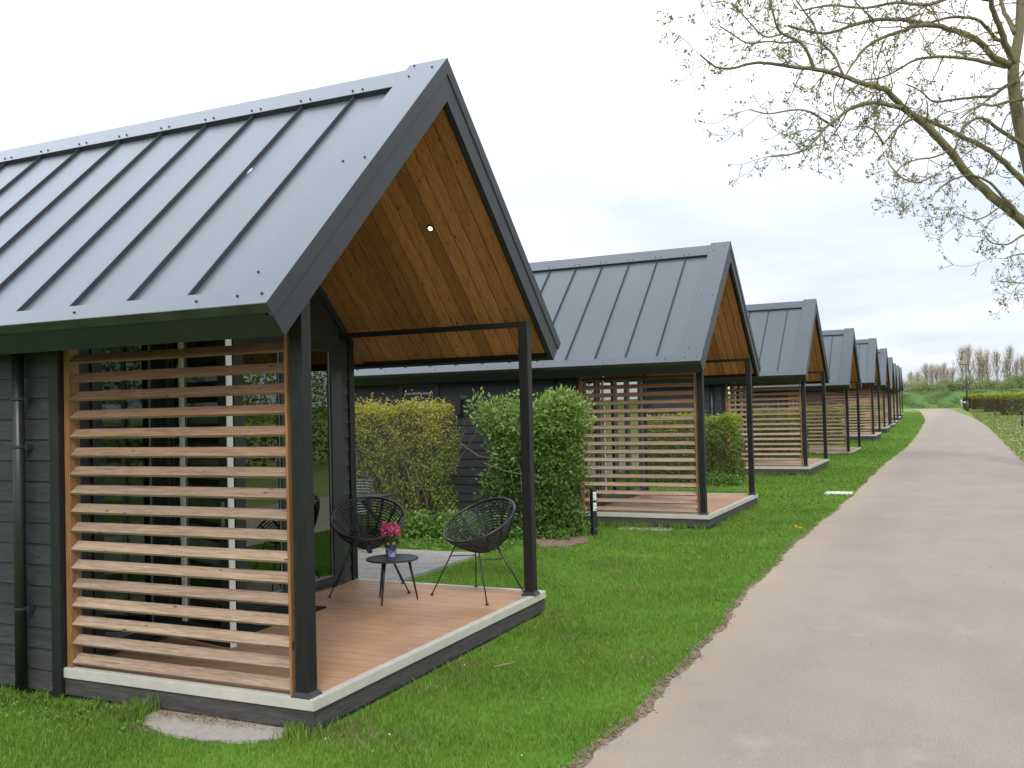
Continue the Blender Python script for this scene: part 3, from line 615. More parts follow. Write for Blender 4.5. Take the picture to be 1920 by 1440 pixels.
def round_chair(loc, face, label):
    root = empty('rattan_chair', loc, math.atan2(face[1], face[0]), label=label, cat='chair', group='round rattan chairs on the porch')
    # local: +x = facing direction
    th = R(29); a = Vector((math.sin(th), 0, math.cos(th))); u = Vector((0, 1, 0)); v = a.cross(u)   # v lies in the rim plane
    C = Vector((-.02, 0, .70)); RR = .355
    def pt(r_, dep, ph): return C + (u * math.cos(ph) + v * math.sin(ph)) * r_ - a * dep
    def prof(t):      # t 0 rim .. 1 bottom
        return RR * (1 - .56 * t ** 1.2), .255 * t ** .85
    mb = MB(); K = 48
    rim = [pt(RR, 0, 2 * math.pi * i / K) for i in range(K)]
    mb.tube(rim, .0125, 8, closed=True); seat_rim = mb.build('rim', M['rattan'], root)
    mb = MB()
    for j in range(1, 12):
        t = j / 11.5; r_, d_ = prof(t)
        for dd in (-.0045, .0045):
            mb.tube([pt(r_ + random.uniform(-.0015, .0015), d_ + dd, 2 * math.pi * i / 36) for i in range(36)], .0040, 4, closed=True)
    # woven bottom
    r_, d_ = prof(1.0)
    for q in range(5): mb.tube([pt(r_ * (1 - q * .2) + .001, d_ + .004 * q, 2 * math.pi * i / 20) for i in range(20)], .010, 5, closed=True)
    mb.build('woven_shell', M['rattan'], root)
    mb = MB()
    for i in range(14):
        ph = 2 * math.pi * (i + .5) / 14
        for dp in (-.016, .016): mb.tube([pt(prof(t)[0] + .004, prof(t)[1] + .002, ph + dp * (1 + t)) for t in (0, .2, .4, .6, .8, 1)], .0068, 5)
    mb.build('ribs', M['rattan'], root)
    # legs: rods splay out from under the bowl
    feet = [(.26, .37), (.26, -.37), (-.27, .33), (-.27, -.33)]
    tops = [(.14, .14, .50), (.14, -.14, .50), (-.10, .14, .46), (-.10, -.14, .46)]
    for (fx, fy), tp in zip(feet, tops):
        mb = MB(); mb.tube([tp, (fx, fy, .012)], .0065, 7); lg = mb.build('leg', M['blackmetal'], root)
        mb = MB(); mb.lathe([(.006, 0), (.015, .004), (.015, .014), (.007, .022)], (fx, fy, 0), 10); mb.build('foot_cap', M['blackmetal'], lg)
    for (i, j) in ((0, 2), (1, 3)):
        f = .26; p = [Vector(tops[k]).lerp(Vector((feet[k][0], feet[k][1], .012)), f) for k in (i, j)]
        mb = MB(); mb.tube(p, .005, 6); mb.build('brace', M['blackmetal'], root)
    mb = MB(); mb.tube([tops[0], tops[1], tops[3], tops[2]], .006, 6, closed=True); mb.build('seat_support', M['blackmetal'], root)
    return root
round_chair((-.50, 3.19, ZD - .004), (-.33, -.94), 'round black rattan chair standing beside the far porch post')
round_chair((-1.65, 3.10, ZD - .004), (.55, -.83), 'round black rattan chair in front of the glass front, behind the small table')
# small round table
t = empty('side_table', (-1.15, 2.73, ZD - .004), label='small round black metal table carrying the potted hyacinth', cat='table')
mb = MB(); mb.lathe([(.236, .378), (.24, .382), (.24, .392), (.236, .395)], k=40); mb.build('table_top', M['anthracite'], t)
for k in range(3):
    ang = math.atan2(-.22, .02) + k * 2 * math.pi / 3; cx_, cy_ = math.cos(ang), math.sin(ang)
    mb = MB(); mb.tube([(cx_ * .15, cy_ * .15, .377), (cx_ * .225, cy_ * .225, .0)], [.014, .007], 8); mb.build('leg', M['blackmetal'], t)
# hyacinth
h = empty('potted_hyacinth', (-1.19, 2.775, ZD - .004 + .396), label='pink hyacinth in a small dark pot with a blue flower print', cat='potted plant'); h.scale = (1.2, 1.2, 1.2)
def potmat():
    m, nt, b, o = newmat('printed_pot'); t_ = N(nt, 'ShaderNodeTexCoord'); n = noise(nt, t_.outputs['Object'], 26, 2)
    s = N(nt, 'ShaderNodeSeparateXYZ'); L(nt, t_.outputs['Object'], s.inputs[0]); w = N(nt, 'ShaderNodeMapRange', i={1: .068, 2: .074, 3: 1.0, 4: 0.0}); L(nt, s.outputs[2], w.inputs[0])
    c = ramp(nt, n, [(.38, (.02, .03, .06)), (.52, (.16, .18, .42)), (.66, (.5, .45, .62))]); L(nt, mixc(nt, w.outputs[0], (.05, .06, .065), c), b.inputs['Base Color']); b.inputs['Roughness'].default_value = .35; return m
mb = MB(); mb.lathe([(.036, 0), (.046, .085), (.050, .086), (.050, .096), (.044, .096), (.043, .082)], k=20); mb.build('pot', potmat(), h)
pink = leafmat('hyacinth_petals', [(.62, .05, .17), (.80, .12, .32), (.88, .30, .48)]); hgreen = leafmat('hyacinth_leaves', [(.06, .14, .03), (.10, .19, .04), (.05, .10, .02)])
for (ox, oy, zz, n, hh) in ((-.022, -.012, .165, 170, .095), (.028, .010, .160, 120, .08)):
    P = []; 
    for i in range(n):
        a_ = random.uniform(0, 6.3); z = random.uniform(0, 1); r_ = .028 * (1 - .5 * z * z); P.append((ox + r_ * math.cos(a_), oy + r_ * math.sin(a_), zz + z * hh))
    P = np.array(P); ow = P - np.array([ox, oy, 0]); ow[:, 2] = 0; V, F = leaves_np(P, np.full(n, .028), .5, 0, .3, ow * 70)
    fl = npmesh('flower', V, F, pink, h); sm = MB(); sm.tube([(ox * .5, oy * .5, .08), (ox, oy, zz + hh)], .006, 6); sm.build('stem', hgreen, fl)
mb = MB()
for i in range(9):
    a_ = i * .7; dx, dy = math.cos(a_), math.sin(a_); w = .010
    pts = [Vector((dx * .01, dy * .01, .085)), Vector((dx * .03, dy * .03, .14)), Vector((dx * (.05 + .01 * (i % 3)), dy * .055, .185 + .01 * (i % 2)))]
    sd_ = Vector((-dy, dx, 0)); vs = []
    for p, ww in zip(pts, (w, w, .001)): vs += [p - sd_ * ww, p + sd_ * ww]
    mb.add(vs, [(0, 1, 3, 2), (2, 3, 5, 4)], 0, True)
mb.build('leaves', hgreen, h)
for (bx, by) in ((-.014, -.012), (.018, .004), (0, .02)):
    mb = MB(); mb.lathe([(.004, .078), (.017, .088), (.015, .102), (.005, .112)], (bx, by, 0), 10); mb.build('bulb', simple('bulb_skin', (.36, .18, .08), .5), h) if bx == -.014 else mb.build('bulb', bpy.data.materials['bulb_skin'], h)

# garden table and chair on the patio, mostly behind the cabin corner
t = empty('garden_table', (-4.65, 6.55, .03), label='dark garden table on slanted legs on the patio behind the first cabin', cat='table')
mb = MB(); mb.box((-.95, -.42, .69), (.85, .42, .72)); mb.build('table_top', M['anthracite'], t, bevel=.004)
for (a, b) in (((-.7, -.3), (-.95, -.36)), ((-.7, .3), (-.95, .36)), ((.35, -.3), (.98, -.36)), ((.35, .3), (.98, .36))):
    mb = MB(); mb.tube([(a[0], a[1], .689), (b[0], b[1], .0)], .032, 4); mb.build('leg', M['blackmetal'], t)
c = empty('garden_chair', (-4.62, 7.15, 0.0), R(-80), label='grey rope garden chair behind the garden table', cat='chair')
gr = simple('grey_rope', (.16, .17, .175), .7)
mb = MB()
for k in range(11):
    z = .47 + .043 * k; mb.tube([(-.25 - .012 * k * .5 + .16 * (1 - math.cos(q)) * 0 + -.05 + .22 * (abs(math.sin(q)) ** 2), .27 * math.sin(q), z) for q in np.linspace(-1.5, 1.5, 13)], .012, 5)
mb.build('backrest', gr, c)
mb = MB(); mb.tube([(.0, -.28, .45), (-.07, -.285, .93), (-.25, -.2, .955), (-.33, 0, .965), (-.25, .2, .955), (-.07, .285, .93), (.0, .28, .45)], .014, 6); mb.build('back_frame', M['anthracite'], c)
mb = MB(); mb.box((-.27, -.26, .42), (.24, .26, .455)); mb.build('seat', gr, c, bevel=.01)
for (a, b) in ((.22, .25), (.22, -.25), (-.25, .25), (-.25, -.25)):
    mb = MB(); mb.tube([(a, b, .42), (a * 1.1, b * 1.05, .0)], .013, 6); mb.build('leg', M['blackmetal'], c)

# numbered post beside the green shrub
p = empty('sign_post', (-1.39, 8.73, 0), R(-36), label='short black post with two small white number plates beside the green shrub', cat='sign post')
mb = MB(); mb.box((-.037, -.037, -.05), (.037, .037, .70)); mb.add([(-.037, -.037, .70), (.037, -.037, .70), (.037, .037, .70), (-.037, .037, .70), (-.02, -.02, .717), (.02, -.02, .717), (.02, .02, .717), (-.02, .02, .717)], [(0, 1, 5, 4), (1, 2, 6, 5), (2, 3, 7, 6), (3, 0, 4, 7), (4, 5, 6, 7)]); mb.build('post', M['blackmetal'], p)
inkm = simple('plate_ink', (.03, .03, .03), .5); inkg = simple('plate_grey_ink', (.38, .42, .43), .5)
for (z, dx) in ((.60, -.012), (.44, .010)):
    mb = MB(); mb.box((.0375, -.029, z - .062), (.042, .029, z + .062)); pl = mb.build('number_plate', M['white'], p, bevel=.002)
    mb = MB(); mb.box((.0425, dx - .010, z - .048), (.044, dx + .010, z - .028)); mb.build('arrow_mark', inkm, pl)
    mb = MB()
    for q in range(3): mb.box((.0425, -.02 + q * .016, z + .0), (.0435, -.012 + q * .016, z + .035 - .008 * (q % 2)))
    mb.build('print', inkg, pl)

# pale slab by the first deck, lid by the path, small slab by the second deck
def blob(name, cx_, cy_, rx, ry, z, mat, n=28, jit=.08, clip=None, rot=0):
    vs = []
    for i in range(n):
        a_ = 2 * math.pi * i / n; r_ = 1 + random.uniform(-jit, jit); x_, y_ = rx * r_ * math.cos(a_), ry * r_ * math.sin(a_)
        x_, y_ = x_ * math.cos(rot) - y_ * math.sin(rot), x_ * math.sin(rot) + y_ * math.cos(rot)
        x_ += cx_; y_ += cy_
        if clip is not None: y_ = min(y_, clip)
        vs.append((x_, y_))
    m_ = MB(); m_.prism_z(vs, 0, z); return m_.build(name, mat)
tag(blob('concrete_slab', -.72, -.08, .56, .24, .016, M['slab'], jit=.04, clip=.03), kind='structure')
tag(blob('soil_patch', -.85, -.06, .68, .27, .008, M['soil'], jit=.12, clip=.03), kind='structure')
o = blob('soil_patch', -1.62, 8.02, .38, .60, .03, M['soil'], jit=.15); tag(o, kind='structure')
mb = MB(); mb.box((1.06, 15.75, .0), (1.60, 16.35, .02)); tag(mb.build('drain_cover', simple('white_concrete', (.62, .61, .57), .7, var=.1, vs=9)), 'flat white square cover set in the lawn next to the path', 'cover')
mb = MB(); mb.box((-1.3, 9.55, 0), (-.45, 9.82, .012)); tag(mb.build('concrete_slab', M['slab']), kind='structure')

# ------------------------------------------------------------------ grass
def in_path(x, y): 
    xl = np.interp(y, [a for a, _ in PL], [b for _, b in PL]); xr = np.interp(y, [a for a, _ in PR], [b for _, b in PR]); 
    return (x > xl - .035 + .02 * np.sin(y * 2.1) + .03 * np.sin(y * 9) + .02 * np.sin(y * 23)) & (x < xr + .06)
def blocked(x, y):
    b = in_path(x, y)
    for (cx_, cy_, a, z) in CAB: b |= (x < cx_ + .005) & (x > cx_ - 9) & (y > cy_ + .0) & (y < cy_ + D)
    b |= (x > -8.2) & (x < -2.14) & (y > 3.6) & (y < 6.62)
    b |= (((x + .72) / .54) ** 2 + ((y + .08) / .235) ** 2 < 1)
    b |= (((x + 1.62) / .32) ** 2 + ((y - 8.0) / .52) ** 2 < 1)
    b |= (x > 1.07) & (x < 1.58) & (y > 15.8) & (y < 16.3)
    return b
def visible(x, y, z=0, m=60):
    d = np.stack([x - CAM[0], y - CAM[1], np.full_like(x, z - CAM[2])], 1); f = d @ CF; u = 960 + FPX * (d @ CR) / f; v = 720 - FPX * (d @ CU) / f
    return (f > .5) & (u > -m) & (u < 1920 + m) & (v < 1440 + m * 2)
def blades(x, y, h, w, lean=.5, z0=0):
    n = len(x); a = rng.uniform(0, 2 * np.pi, n); dx, dy = np.cos(a), np.sin(a); b = rng.uniform(0, 2 * np.pi, n); l = rng.uniform(0, lean, n) * h
    lx, ly = np.cos(b) * l, np.sin(b) * l; z = np.full(n, z0, float)
    V = np.stack([np.stack([x - dx * w / 2, y - dy * w / 2, z], 1), np.stack([x + dx * w / 2, y + dy * w / 2, z], 1),
                  np.stack([x + dx * w * .4 + lx * .35, y + dy * w * .4 + ly * .35, z + h * .6], 1), np.stack([x - dx * w * .4 + lx * .35, y - dy * w * .4 + ly * .35, z + h * .6], 1),
                  np.stack([x + lx, y + ly, z + h * .97], 1)], 1).reshape(-1, 3)
    i = np.arange(n)[:, None] * 5; F = np.concatenate([i + [0, 1, 2], i + [0, 2, 3], i + [3, 2, 4]], 1).reshape(-1, 3); return V, F
def patchy(x, y):   # clump noise 0..1
    return .5 + .25 * np.sin(x * 3.1 + 1.3 * np.sin(y * 2.3)) + .25 * np.sin(y * 4.1 + 2 * np.sin(x * 1.7 + 1))
VS, FS, o = [], [], 0
def addb(V, F):
    global o; VS.append(V); FS.append(F + o); o += len(V)
for (x0, x1, y0, y1, dens, h, w) in [(-3.6, 1.8, -2.6, 3, 5200, .036, .0048), (-2.2, 1.8, 3, 7, 3400, .036, .0065), (-3.2, 1.8, 7, 13, 1800, .036, .010), (-3, 1.8, 13, 24, 650, .04, .018), (-3, 2, 24, 45, 260, .036, .025), (-3, 2, 45, 100, 90, .035, .04), (-4, 2, 100, 135, 25, .04, .09)]:
    n = int((x1 - x0) * (y1 - y0) * dens); x = rng.uniform(x0, x1, n); y = rng.uniform(y0, y1, n)
    k = ~blocked(x, y) & visible(x, y); x, y = x[k], y[k]; pt_ = patchy(x, y)
    k = rng.uniform(0, 1, len(x)) < .62 + .38 * pt_; x, y, pt_ = x[k], y[k], pt_[k]
    addb(*blades(x, y, h * (.55 + .7 * rng.uniform(0, 1, len(x))) * (.75 + .5 * pt_), w * rng.uniform(.7, 1.3, len(x)), .8))
# longer tufts along walls, skirtings, shrubs
def tuft(cx_, cy_, n, h, spread):
    x = cx_ + rng.normal(0, spread, n); y = cy_ + rng.normal(0, spread, n); k = ~blocked(x, y); x, y = x[k], y[k]; addb(*blades(x, y, h * rng.uniform(.5, 1.1, len(x)), np.full(len(x), .006), .9))
for i in range(34): tuft(random.uniform(-3.6, -1.15), random.uniform(-.2, -.04), 40, random.uniform(.05, .11), .035)
for i in range(10): tuft(random.uniform(-1.3, -1.05), random.uniform(-.2, -.02), 50, .17, .04)
for i in range(18): tuft(.06 + random.random() * .05, random.uniform(0, 3.7), 30, .07, .03)
for i in range(40): tuft(random.uniform(-3.4, 1.5), random.uniform(-2.2, 8), 40, .065, .06)
for i in range(5): tuft(.0 + random.uniform(-.2, .1), random.uniform(-.1, -.0), 50, .1, .04)
for (cx_, cy_, a, z) in CAB[1:5]:
    for i in range(30): tuft(cx_ + random.uniform(-2.2, .05), cy_ - .05, 40, .12, .06)
    for i in range(24): tuft(cx_ + .06, cy_ + random.uniform(0, D), 30, .09, .04)
npo = npmesh('grass', np.concatenate(VS), np.concatenate(FS), M['blade']); tag(npo, 'short bright green lawn grass between the cabins and the path', 'grass', kind='stuff')
# pale meadow grass over the path
n = 60000; x = rng.uniform(5.2, 22, n); y = 12 + rng.uniform(0, 1, n) ** 1.3 * 150; k = ~blocked(x, y) & visible(x, y, 0, 100); x, y = x[k], y[k]
V, F = blades(x, y, .06 * rng.uniform(.5, 1.4, len(x)), .02 + .0009 * y, .9); tag(npmesh('meadow_grass', V, F, M['bladedry']), 'pale dry meadow grass to the right of the path', 'grass', kind='stuff')
# straw and dead grass around the pale slab
x = rng.normal(-.95, .38, 900); y = rng.normal(-.03, .045, 900); k = (y < .0) | True; y = np.minimum(y, .02)
V, F = blades(x, y, rng.uniform(.01, .03, len(x)), np.full(len(x), .004), 4, .012)
ci = rng.integers(0, 34, 3800); cxx = rng.uniform(-3.2, 1.5, 34); cyy = rng.uniform(-2.2, 6.5, 34); cxx[:8] = .1; cyy[:8] = rng.uniform(-.1, 3.7, 8); x2 = cxx[ci] + rng.normal(0, .10, 3800); y2 = cyy[ci] + rng.normal(0, .07, 3800); k = ~blocked(x2, y2); x2, y2 = x2[k], y2[k]; V2, F2 = blades(x2, y2, rng.uniform(.02, .04, len(x2)), np.full(len(x2), .004), 2.5)
tag(npmesh('dead_grass', np.concatenate([V, V2]), np.concatenate([F, F2 + len(V)]), M['straw']), 'dry straw coloured grass bits around the pale slab', 'grass', kind='stuff')
# small bright weeds (clover, daisies) in the lawn
P = []
for i in range(60):
    cx_, cy_ = random.uniform(-3.2, 1.3), random.uniform(-2.3, 7)
    for j in range(26): P.append((cx_ + random.gauss(0, .07), cy_ + random.gauss(0, .06), random.uniform(.02, .04)))
P = np.array(P); P = P[~blocked(P[:, 0], P[:, 1])]; V, F = leaves_np(P, np.full(len(P), .018), .8, .2); tag(npmesh('clover', V, F, M['weed']), 'small clover leaves in the lawn grass', 'weeds', kind='stuff')
whitep = simple('daisy_white', (.8, .8, .75), .6); yell = simple('dandelion_yellow', (.8, .52, .02), .6)
P = []
for i in range(90): P.append((random.uniform(-3, 1.5), random.uniform(-2.2, 20), random.uniform(.03, .045)))
for i in range(420): P.append((random.uniform(5.8, 14), random.uniform(30, 100), .07))
P = np.array(P); P = P[~blocked(P[:, 0], P[:, 1])]; V, F = leaves_np(P, np.where(P[:, 0] > 3, .045, .012), 1.0, 0); tag(npmesh('daisies', V, F, whitep), 'tiny white daisies scattered in the grass', 'daisies', kind='stuff')
q = [(1.33, 10.12), (1.41, 10.02), (1.30, 10.2)]
for k, (a, b) in enumerate(q[:2]):
    rt = empty('dandelion', (a, b, 0), label=('left of the two' if k == 0 else 'right of the two') + ' yellow dandelions at the left edge of the path', cat='dandelion')
    mb = MB(); mb.tube([(0, 0, 0), (.004, 0, .05)], .003, 5); mb.build('stem', M['weed'], rt)
    Pn = np.tile([[.004, 0, .05]], (50, 1)) + rng.normal(0, .006, (50, 3)) * [1, 1, .3]; ow = (Pn - [.004, 0, .05]) * 200; V, F = leaves_np(Pn, np.full(50, .022), .35, .4, .3, ow); npmesh('flower_head', V, F, yell, rt)
# dropped leaves and bits on the path
mb = MB()
P = np.array([(random.uniform(1.8, 5.2), random.uniform(-1, 25), .0125 + random.random() * .003) for i in range(150)]); V, F = leaves_np(P, np.full(len(P), .020), .5, -.2); V[:, 2] = np.clip(V[:, 2], .0125, .03)
tag(npmesh('leaf_litter', V, F, M['straw']), 'tiny dry leaf fragments scattered on the path', 'leaf litter', kind='stuff')
mb = MB(); mb.tube([(.42, 1.6, .045), (.47, 1.66, .05), (.53, 1.76, .052)], [.005, .006, .004], 6); tag(mb.build('dry_stick', M['straw']), 'pale dry stick lying on the lawn in front of the first porch', 'stick')

# ------------------------------------------------------------------ shrubs and hedges
def stems(mb, x0, x1, y0, y1, h, n, r0=.012, wig=.10, steps=7, branch=2):
    tips = []
    for i in range(n):
        p = Vector((random.uniform(x0, x1), random.uniform(y0, y1), 0)); d = Vector((random.gauss(0, .10), random.gauss(0, .08), 1)); pts = [p.copy()]; hh = h * random.uniform(.7, 1.0)
        for s in range(steps):
            d += Vector((random.gauss(0, wig), random.gauss(0, wig), 0)); d.normalize(); p = p + d * hh / steps; pts.append(p.copy())
        r_ = r0 * random.uniform(.5, 1.3); mb.tube(pts, [r_ * (1 - .8 * k / steps) for k in range(steps + 1)], 4)
        for b in range(branch):
            k = random.randint(2, steps - 1); q = pts[k].copy(); d2 = Vector((random.gauss(0, .8), random.gauss(0, .6), random.uniform(.2, 1))).normalized(); pp = [q.copy()]
            for s in range(4): d2 += Vector((random.gauss(0, .25), random.gauss(0, .25), .15)); d2.normalize(); q = q + d2 * .10; pp.append(q.copy())
            mb.tube(pp, [r_ * .45, r_ * .4, r_ * .3, r_ * .25, r_ * .1], 3); tips += pp[1:]
        tips += pts[3:]
    return tips
def hedge(name, x0, x1, y0, y1, h, leafm, nleaf, size, nst, label, cat='hedge', group=None, ragged=.05, dens_low=1.0, loc=None, shellw=.12):
    cx_, cy_ = (x0 + x1) / 2, (y0 + y1) / 2; rt = empty(name, (cx_, cy_, 0), label=label, cat=cat, group=group); a, b = (x1 - x0) / 2, (y1 - y0) / 2
    mb = MB(); tp = stems(mb, -a * .9, a * .9, -b * .8, b * .8, h * .95, nst); mb.build('stems', M['twig'], rt)
    # leaves crowd the clipped faces (top, sides), clumped by noise
    n = int(nleaf * 1.6); P = rng.uniform(-1, 1, (n, 3)); face = rng.integers(0, 5, n); area = np.array([2 * a * h, 2 * a * h, 2 * b * h, 2 * b * h, 4 * a * b]); face = rng.choice(5, n, p=area / area.sum())
    dep = np.abs(rng.normal(0, shellw, n)); X = P[:, 0] * a; Y = P[:, 1] * b; Z = (P[:, 2] * .5 + .5) * h
    X = np.where(face == 2, -a + dep, np.where(face == 3, a - dep, X)); Y = np.where(face == 0, -b + dep, np.where(face == 1, b - dep, Y)); Z = np.where(face == 4, h - dep * .6, Z)
    cl = np.sin(X * 7 + Y * 3) * np.sin(Z * 8 + X * 2.5) + np.sin(X * 17 + Z * 13) * .6 + rng.normal(0, .5, n)
    bulge = .06 * np.sin(X * 3.3 + 1) * np.sin(Z * 4 + X) ; Y = Y + np.where(face == 0, -bulge, bulge) * (np.abs(Y) > b * .7); Z = Z + ragged * np.sin(X * 5.1) * (Z > h * .8) * .6 + np.where((face == 4) & (rng.uniform(0, 1, n) < .25), np.abs(rng.normal(0, ragged, n)), 0)
    round_ = np.clip(Z - h * .88, 0, 1); X *= 1 - .25 * round_ / h; 
    k = (cl > -.55) & (rng.uniform(0, 1, n) < dens_low + (1 - dens_low) * np.clip(Z / h, 0, 1) ** 1.2); k &= ~((Z < .18) & (rng.uniform(0, 1, n) < .6)); P = np.stack([X, Y, Z], 1)[k][:nleaf]
    V, F = leaves_np(P, np.full(len(P), size), .5, .5, .4); npmesh('foliage', V, F, leafm, rt); return rt
def shrub(name, loc, blobs, leafm, nleaf, size, nst, label, h, sx=.5, sy=.35, extra=None, cat='shrub', group=None, clus=9, stem=True, outw=1.2):
    rt = empty(name, loc, label=label, cat=cat, group=group)
    mb = MB(); tp = stems(mb, -sx * .8, sx, -sy, sy, h * .8, nst, .014, .05)
    if extra: extra(mb)
    if stem: mb.build('stems', M['twig'], rt)
    P = []; O = []; w = np.array([b[3] * b[4] * b[5] for b in blobs]) ** .8; w /= w.sum()
    for c in range(nleaf // clus):
        b = blobs[rng.choice(len(blobs), p=w)]; d = rng.normal(size=3); d /= np.linalg.norm(d); r_ = 1 - abs(rng.normal(0, .22)); r_ = max(r_, .1) * (1 + .10 * math.sin(d[0] * 9 + d[2] * 7)); p = np.array(b[:3]) + d * r_ * np.array(b[3:6])
        if p[2] < .02: continue
        for j in range(clus): P.append(p + rng.normal(0, size * .9, 3)); O.append(d * outw)
    P = np.array(P); V, F = leaves_np(P, np.full(len(P), size), .42, .4, .4, np.array(O)); npmesh('foliage', V, F, leafm, rt); return rt
# green leafy shrub left of the second porch: columnar body with a loose shoulder to the left
def loose(mb):
    for pts in ([(-.35, -.1, 1.35), (-.8, -.2, 1.18), (-1.05, -.25, 1.22), (-1.35, -.3, 1.42)], [(-.4, 0, 1.5), (-.75, -.1, 1.3), (-.95, -.1, 1.35), (-1.1, -.1, 1.6)], [(-.1, -.2, .9), (-.6, -.3, 1.0), (-.95, -.3, 1.12)]):
        mb.tube(pts, [.012, .009, .007, .004][:len(pts)], 5)
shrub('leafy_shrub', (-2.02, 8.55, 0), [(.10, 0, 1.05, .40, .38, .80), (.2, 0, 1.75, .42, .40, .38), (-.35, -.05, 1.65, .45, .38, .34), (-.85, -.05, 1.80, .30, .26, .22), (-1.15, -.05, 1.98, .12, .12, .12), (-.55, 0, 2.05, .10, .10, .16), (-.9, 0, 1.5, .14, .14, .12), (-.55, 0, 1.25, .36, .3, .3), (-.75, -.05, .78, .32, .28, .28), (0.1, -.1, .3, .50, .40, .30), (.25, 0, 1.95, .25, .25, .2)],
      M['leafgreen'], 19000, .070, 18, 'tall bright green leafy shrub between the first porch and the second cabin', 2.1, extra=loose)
def arch(mb):
    mb.tube([(.1, -.3, .3), (-.05, -.3, .75), (-.35, -.32, 1.1), (-.3, -.32, 1.3), (-.2, -.32, 1.22)], [.03, .026, .022, .018, .014], 6); mb.tube([(.5, -.3, .3), (.45, -.3, .8), (.3, -.3, 1.15), (.7, -.3, 1.05), (1.0, -.3, .95)], [.03, .024, .018, .014, .008], 6)
o = hedge('budding_hedge', -7.6, -3.75, 8.15, 8.95, 2.02, M['leafyellow'], 34000, .045, 110, 'half-bare tall hedge with yellow tips growing behind the first cabin', ragged=.085, dens_low=.40)
mb = MB(); arch(mb); o2 = mb.build('old_branch', M['twig'], o); o2.location = (1.0, 0, 0)
# undergrowth at the foot of the shrubs
def weeds(x0, x1, y0, y1, n, size, h, name, label, m_='weed'):
    K = n // 14; P = []
    for i in range(K):
        cx_, cy_ = random.uniform(x0, x1), random.uniform(y0, y1); hh = random.uniform(.3, 1) * h
        for j in range(14): P.append((cx_ + random.gauss(0, .05), cy_ + random.gauss(0, .05), random.uniform(.1, 1) * hh))
    V, F = leaves_np(np.array(P), np.full(len(P), size), .75, .3, .4); tag(npmesh(name, V, F, M[m_]), label, 'weeds', kind='stuff')
weeds(-5.4, -2.5, 7.55, 8.3, 9000, .06, .42, 'nettles', 'bright green nettle-like weeds at the foot of the half-bare hedge')
weeds(-5.2, -2.1, 6.7, 7.6, 5000, .035, .10, 'ground_cover', 'low green ground cover behind the patio')
weeds(-2.6, -1.55, 8.0, 8.7, 2600, .045, .20, 'nettles', 'low green weeds at the foot of the leafy shrub')
weeds(-3.4, -1.5, -.45, -.05, 1300, .02, .06, 'ground_cover', 'small weeds along the wall of the first cabin')
HG = 'clipped hedges between the cabins'
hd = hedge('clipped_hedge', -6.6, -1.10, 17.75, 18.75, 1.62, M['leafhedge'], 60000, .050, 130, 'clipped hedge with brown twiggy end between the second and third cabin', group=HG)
weeds(-1.9, -1.05, 17.4, 17.8, 1200, .05, .35, 'nettles', 'green weeds at the foot of the first clipped hedge')
for i, y in enumerate((28.4, 38.8, 49.6, 60.2, 70.9, 81.2, 91)):
    r_ = copy_tree(hd); r_.location = (-3.95 + CAB[i + 2][0] * .9 + .1, y, 0); r_['label'] = 'clipped green hedge between the %s and %s cabin' % (ORD[i + 2], ORD[i + 3]); r_.rotation_euler = (0, 0, math.pi if i % 2 else 0)
HR = 'clipped hedges to the right of the path'
hl = [(5.9, 9.6, 147.5, 151, 2.2, 'low clipped hedge behind the street lamp'), (7.0, 8.6, 121, 130, 2.1, 'narrow clipped hedge right of the street lamp'), (7.75, 15.5, 99.5, 102, 2.1, 'brown sided clipped hedge nearest at the right edge'),
      (4.9, 6.0, 160, 162, 2.0, 'small clipped hedge left of the street lamp near the bank'), (9.4, 22, 136, 138, 2.15, 'long clipped hedge with a yellow green top behind the brown one')]
for (a, b, c_, d_, h_, lab) in hl: hedge('pitch_hedge', a, b, c_, d_, h_, M['leafhedgebrown'], 17000, .14, 80, lab, group=HR, shellw=.25, ragged=.08)
# just outside the picture, mirrored in the window panes
hedge('boundary_hedge', 13, 15, -6, 48, 3.9, M['leafhedge'], 42000, .17, 60, 'long tall hedge across the path opposite the cabins, mirrored in the window panes', shellw=.3, ragged=.2)

# ------------------------------------------------------------------ lamp, posts, bin on the right
ll = empty('street_lamp', (5.12, 134.4, 0), label='slim dark street lamp with a short arm right of the path', cat='street lamp')
mb = MB(); mb.tube([(0, 0, 1.4), (0, 0, 6.15)], [.085, .06], 8); mb.build('pole', simple('lamp_brown', (.05, .035, .03), .5), ll)
mb = MB(); mb.tube([(0, 0, -.1), (0, 0, 1.39)], .17, 8); mb.build('pole_base', bpy.data.materials['lamp_brown'], ll)
mb = MB(); mb.box((-.62, -.09, 6.10), (.06, .09, 6.20)); mb.build('lamp_head', M['blackmetal'], ll)
for (x, y, h_, top, lab, nm) in ((4.6, 160, 1.45, 'w', 'thin marker post with white top left of the lamp', 'marker_post'), (7.1, 97.9, .95, 'd', 'small black path light in front of the hedges', 'path_light'), (7.33, 61.8, 1.0, 'd', 'small black path light at the right edge of the picture', 'path_light')):
    r_ = empty(nm, (x, y, 0), label=lab, cat='post'); mb = MB()
    mb.tube([(0, 0, -.05), (0, 0, h_ - .35)], .045 if top == 'd' else .09, 6); mb.build('post', M['blackmetal'] if top == 'd' else M['farbark'], r_)
    mb = MB(); mb.lathe([(.04, h_ - .3), (.09, h_ - .26), (.09, h_ - .02), (.04, h_)] if top == 'd' else [(.11, h_ - .35), (.11, h_ - .05), (.04, h_)], k=10); mb.build('head', M['blackmetal'] if top == 'd' else M['white'], r_)
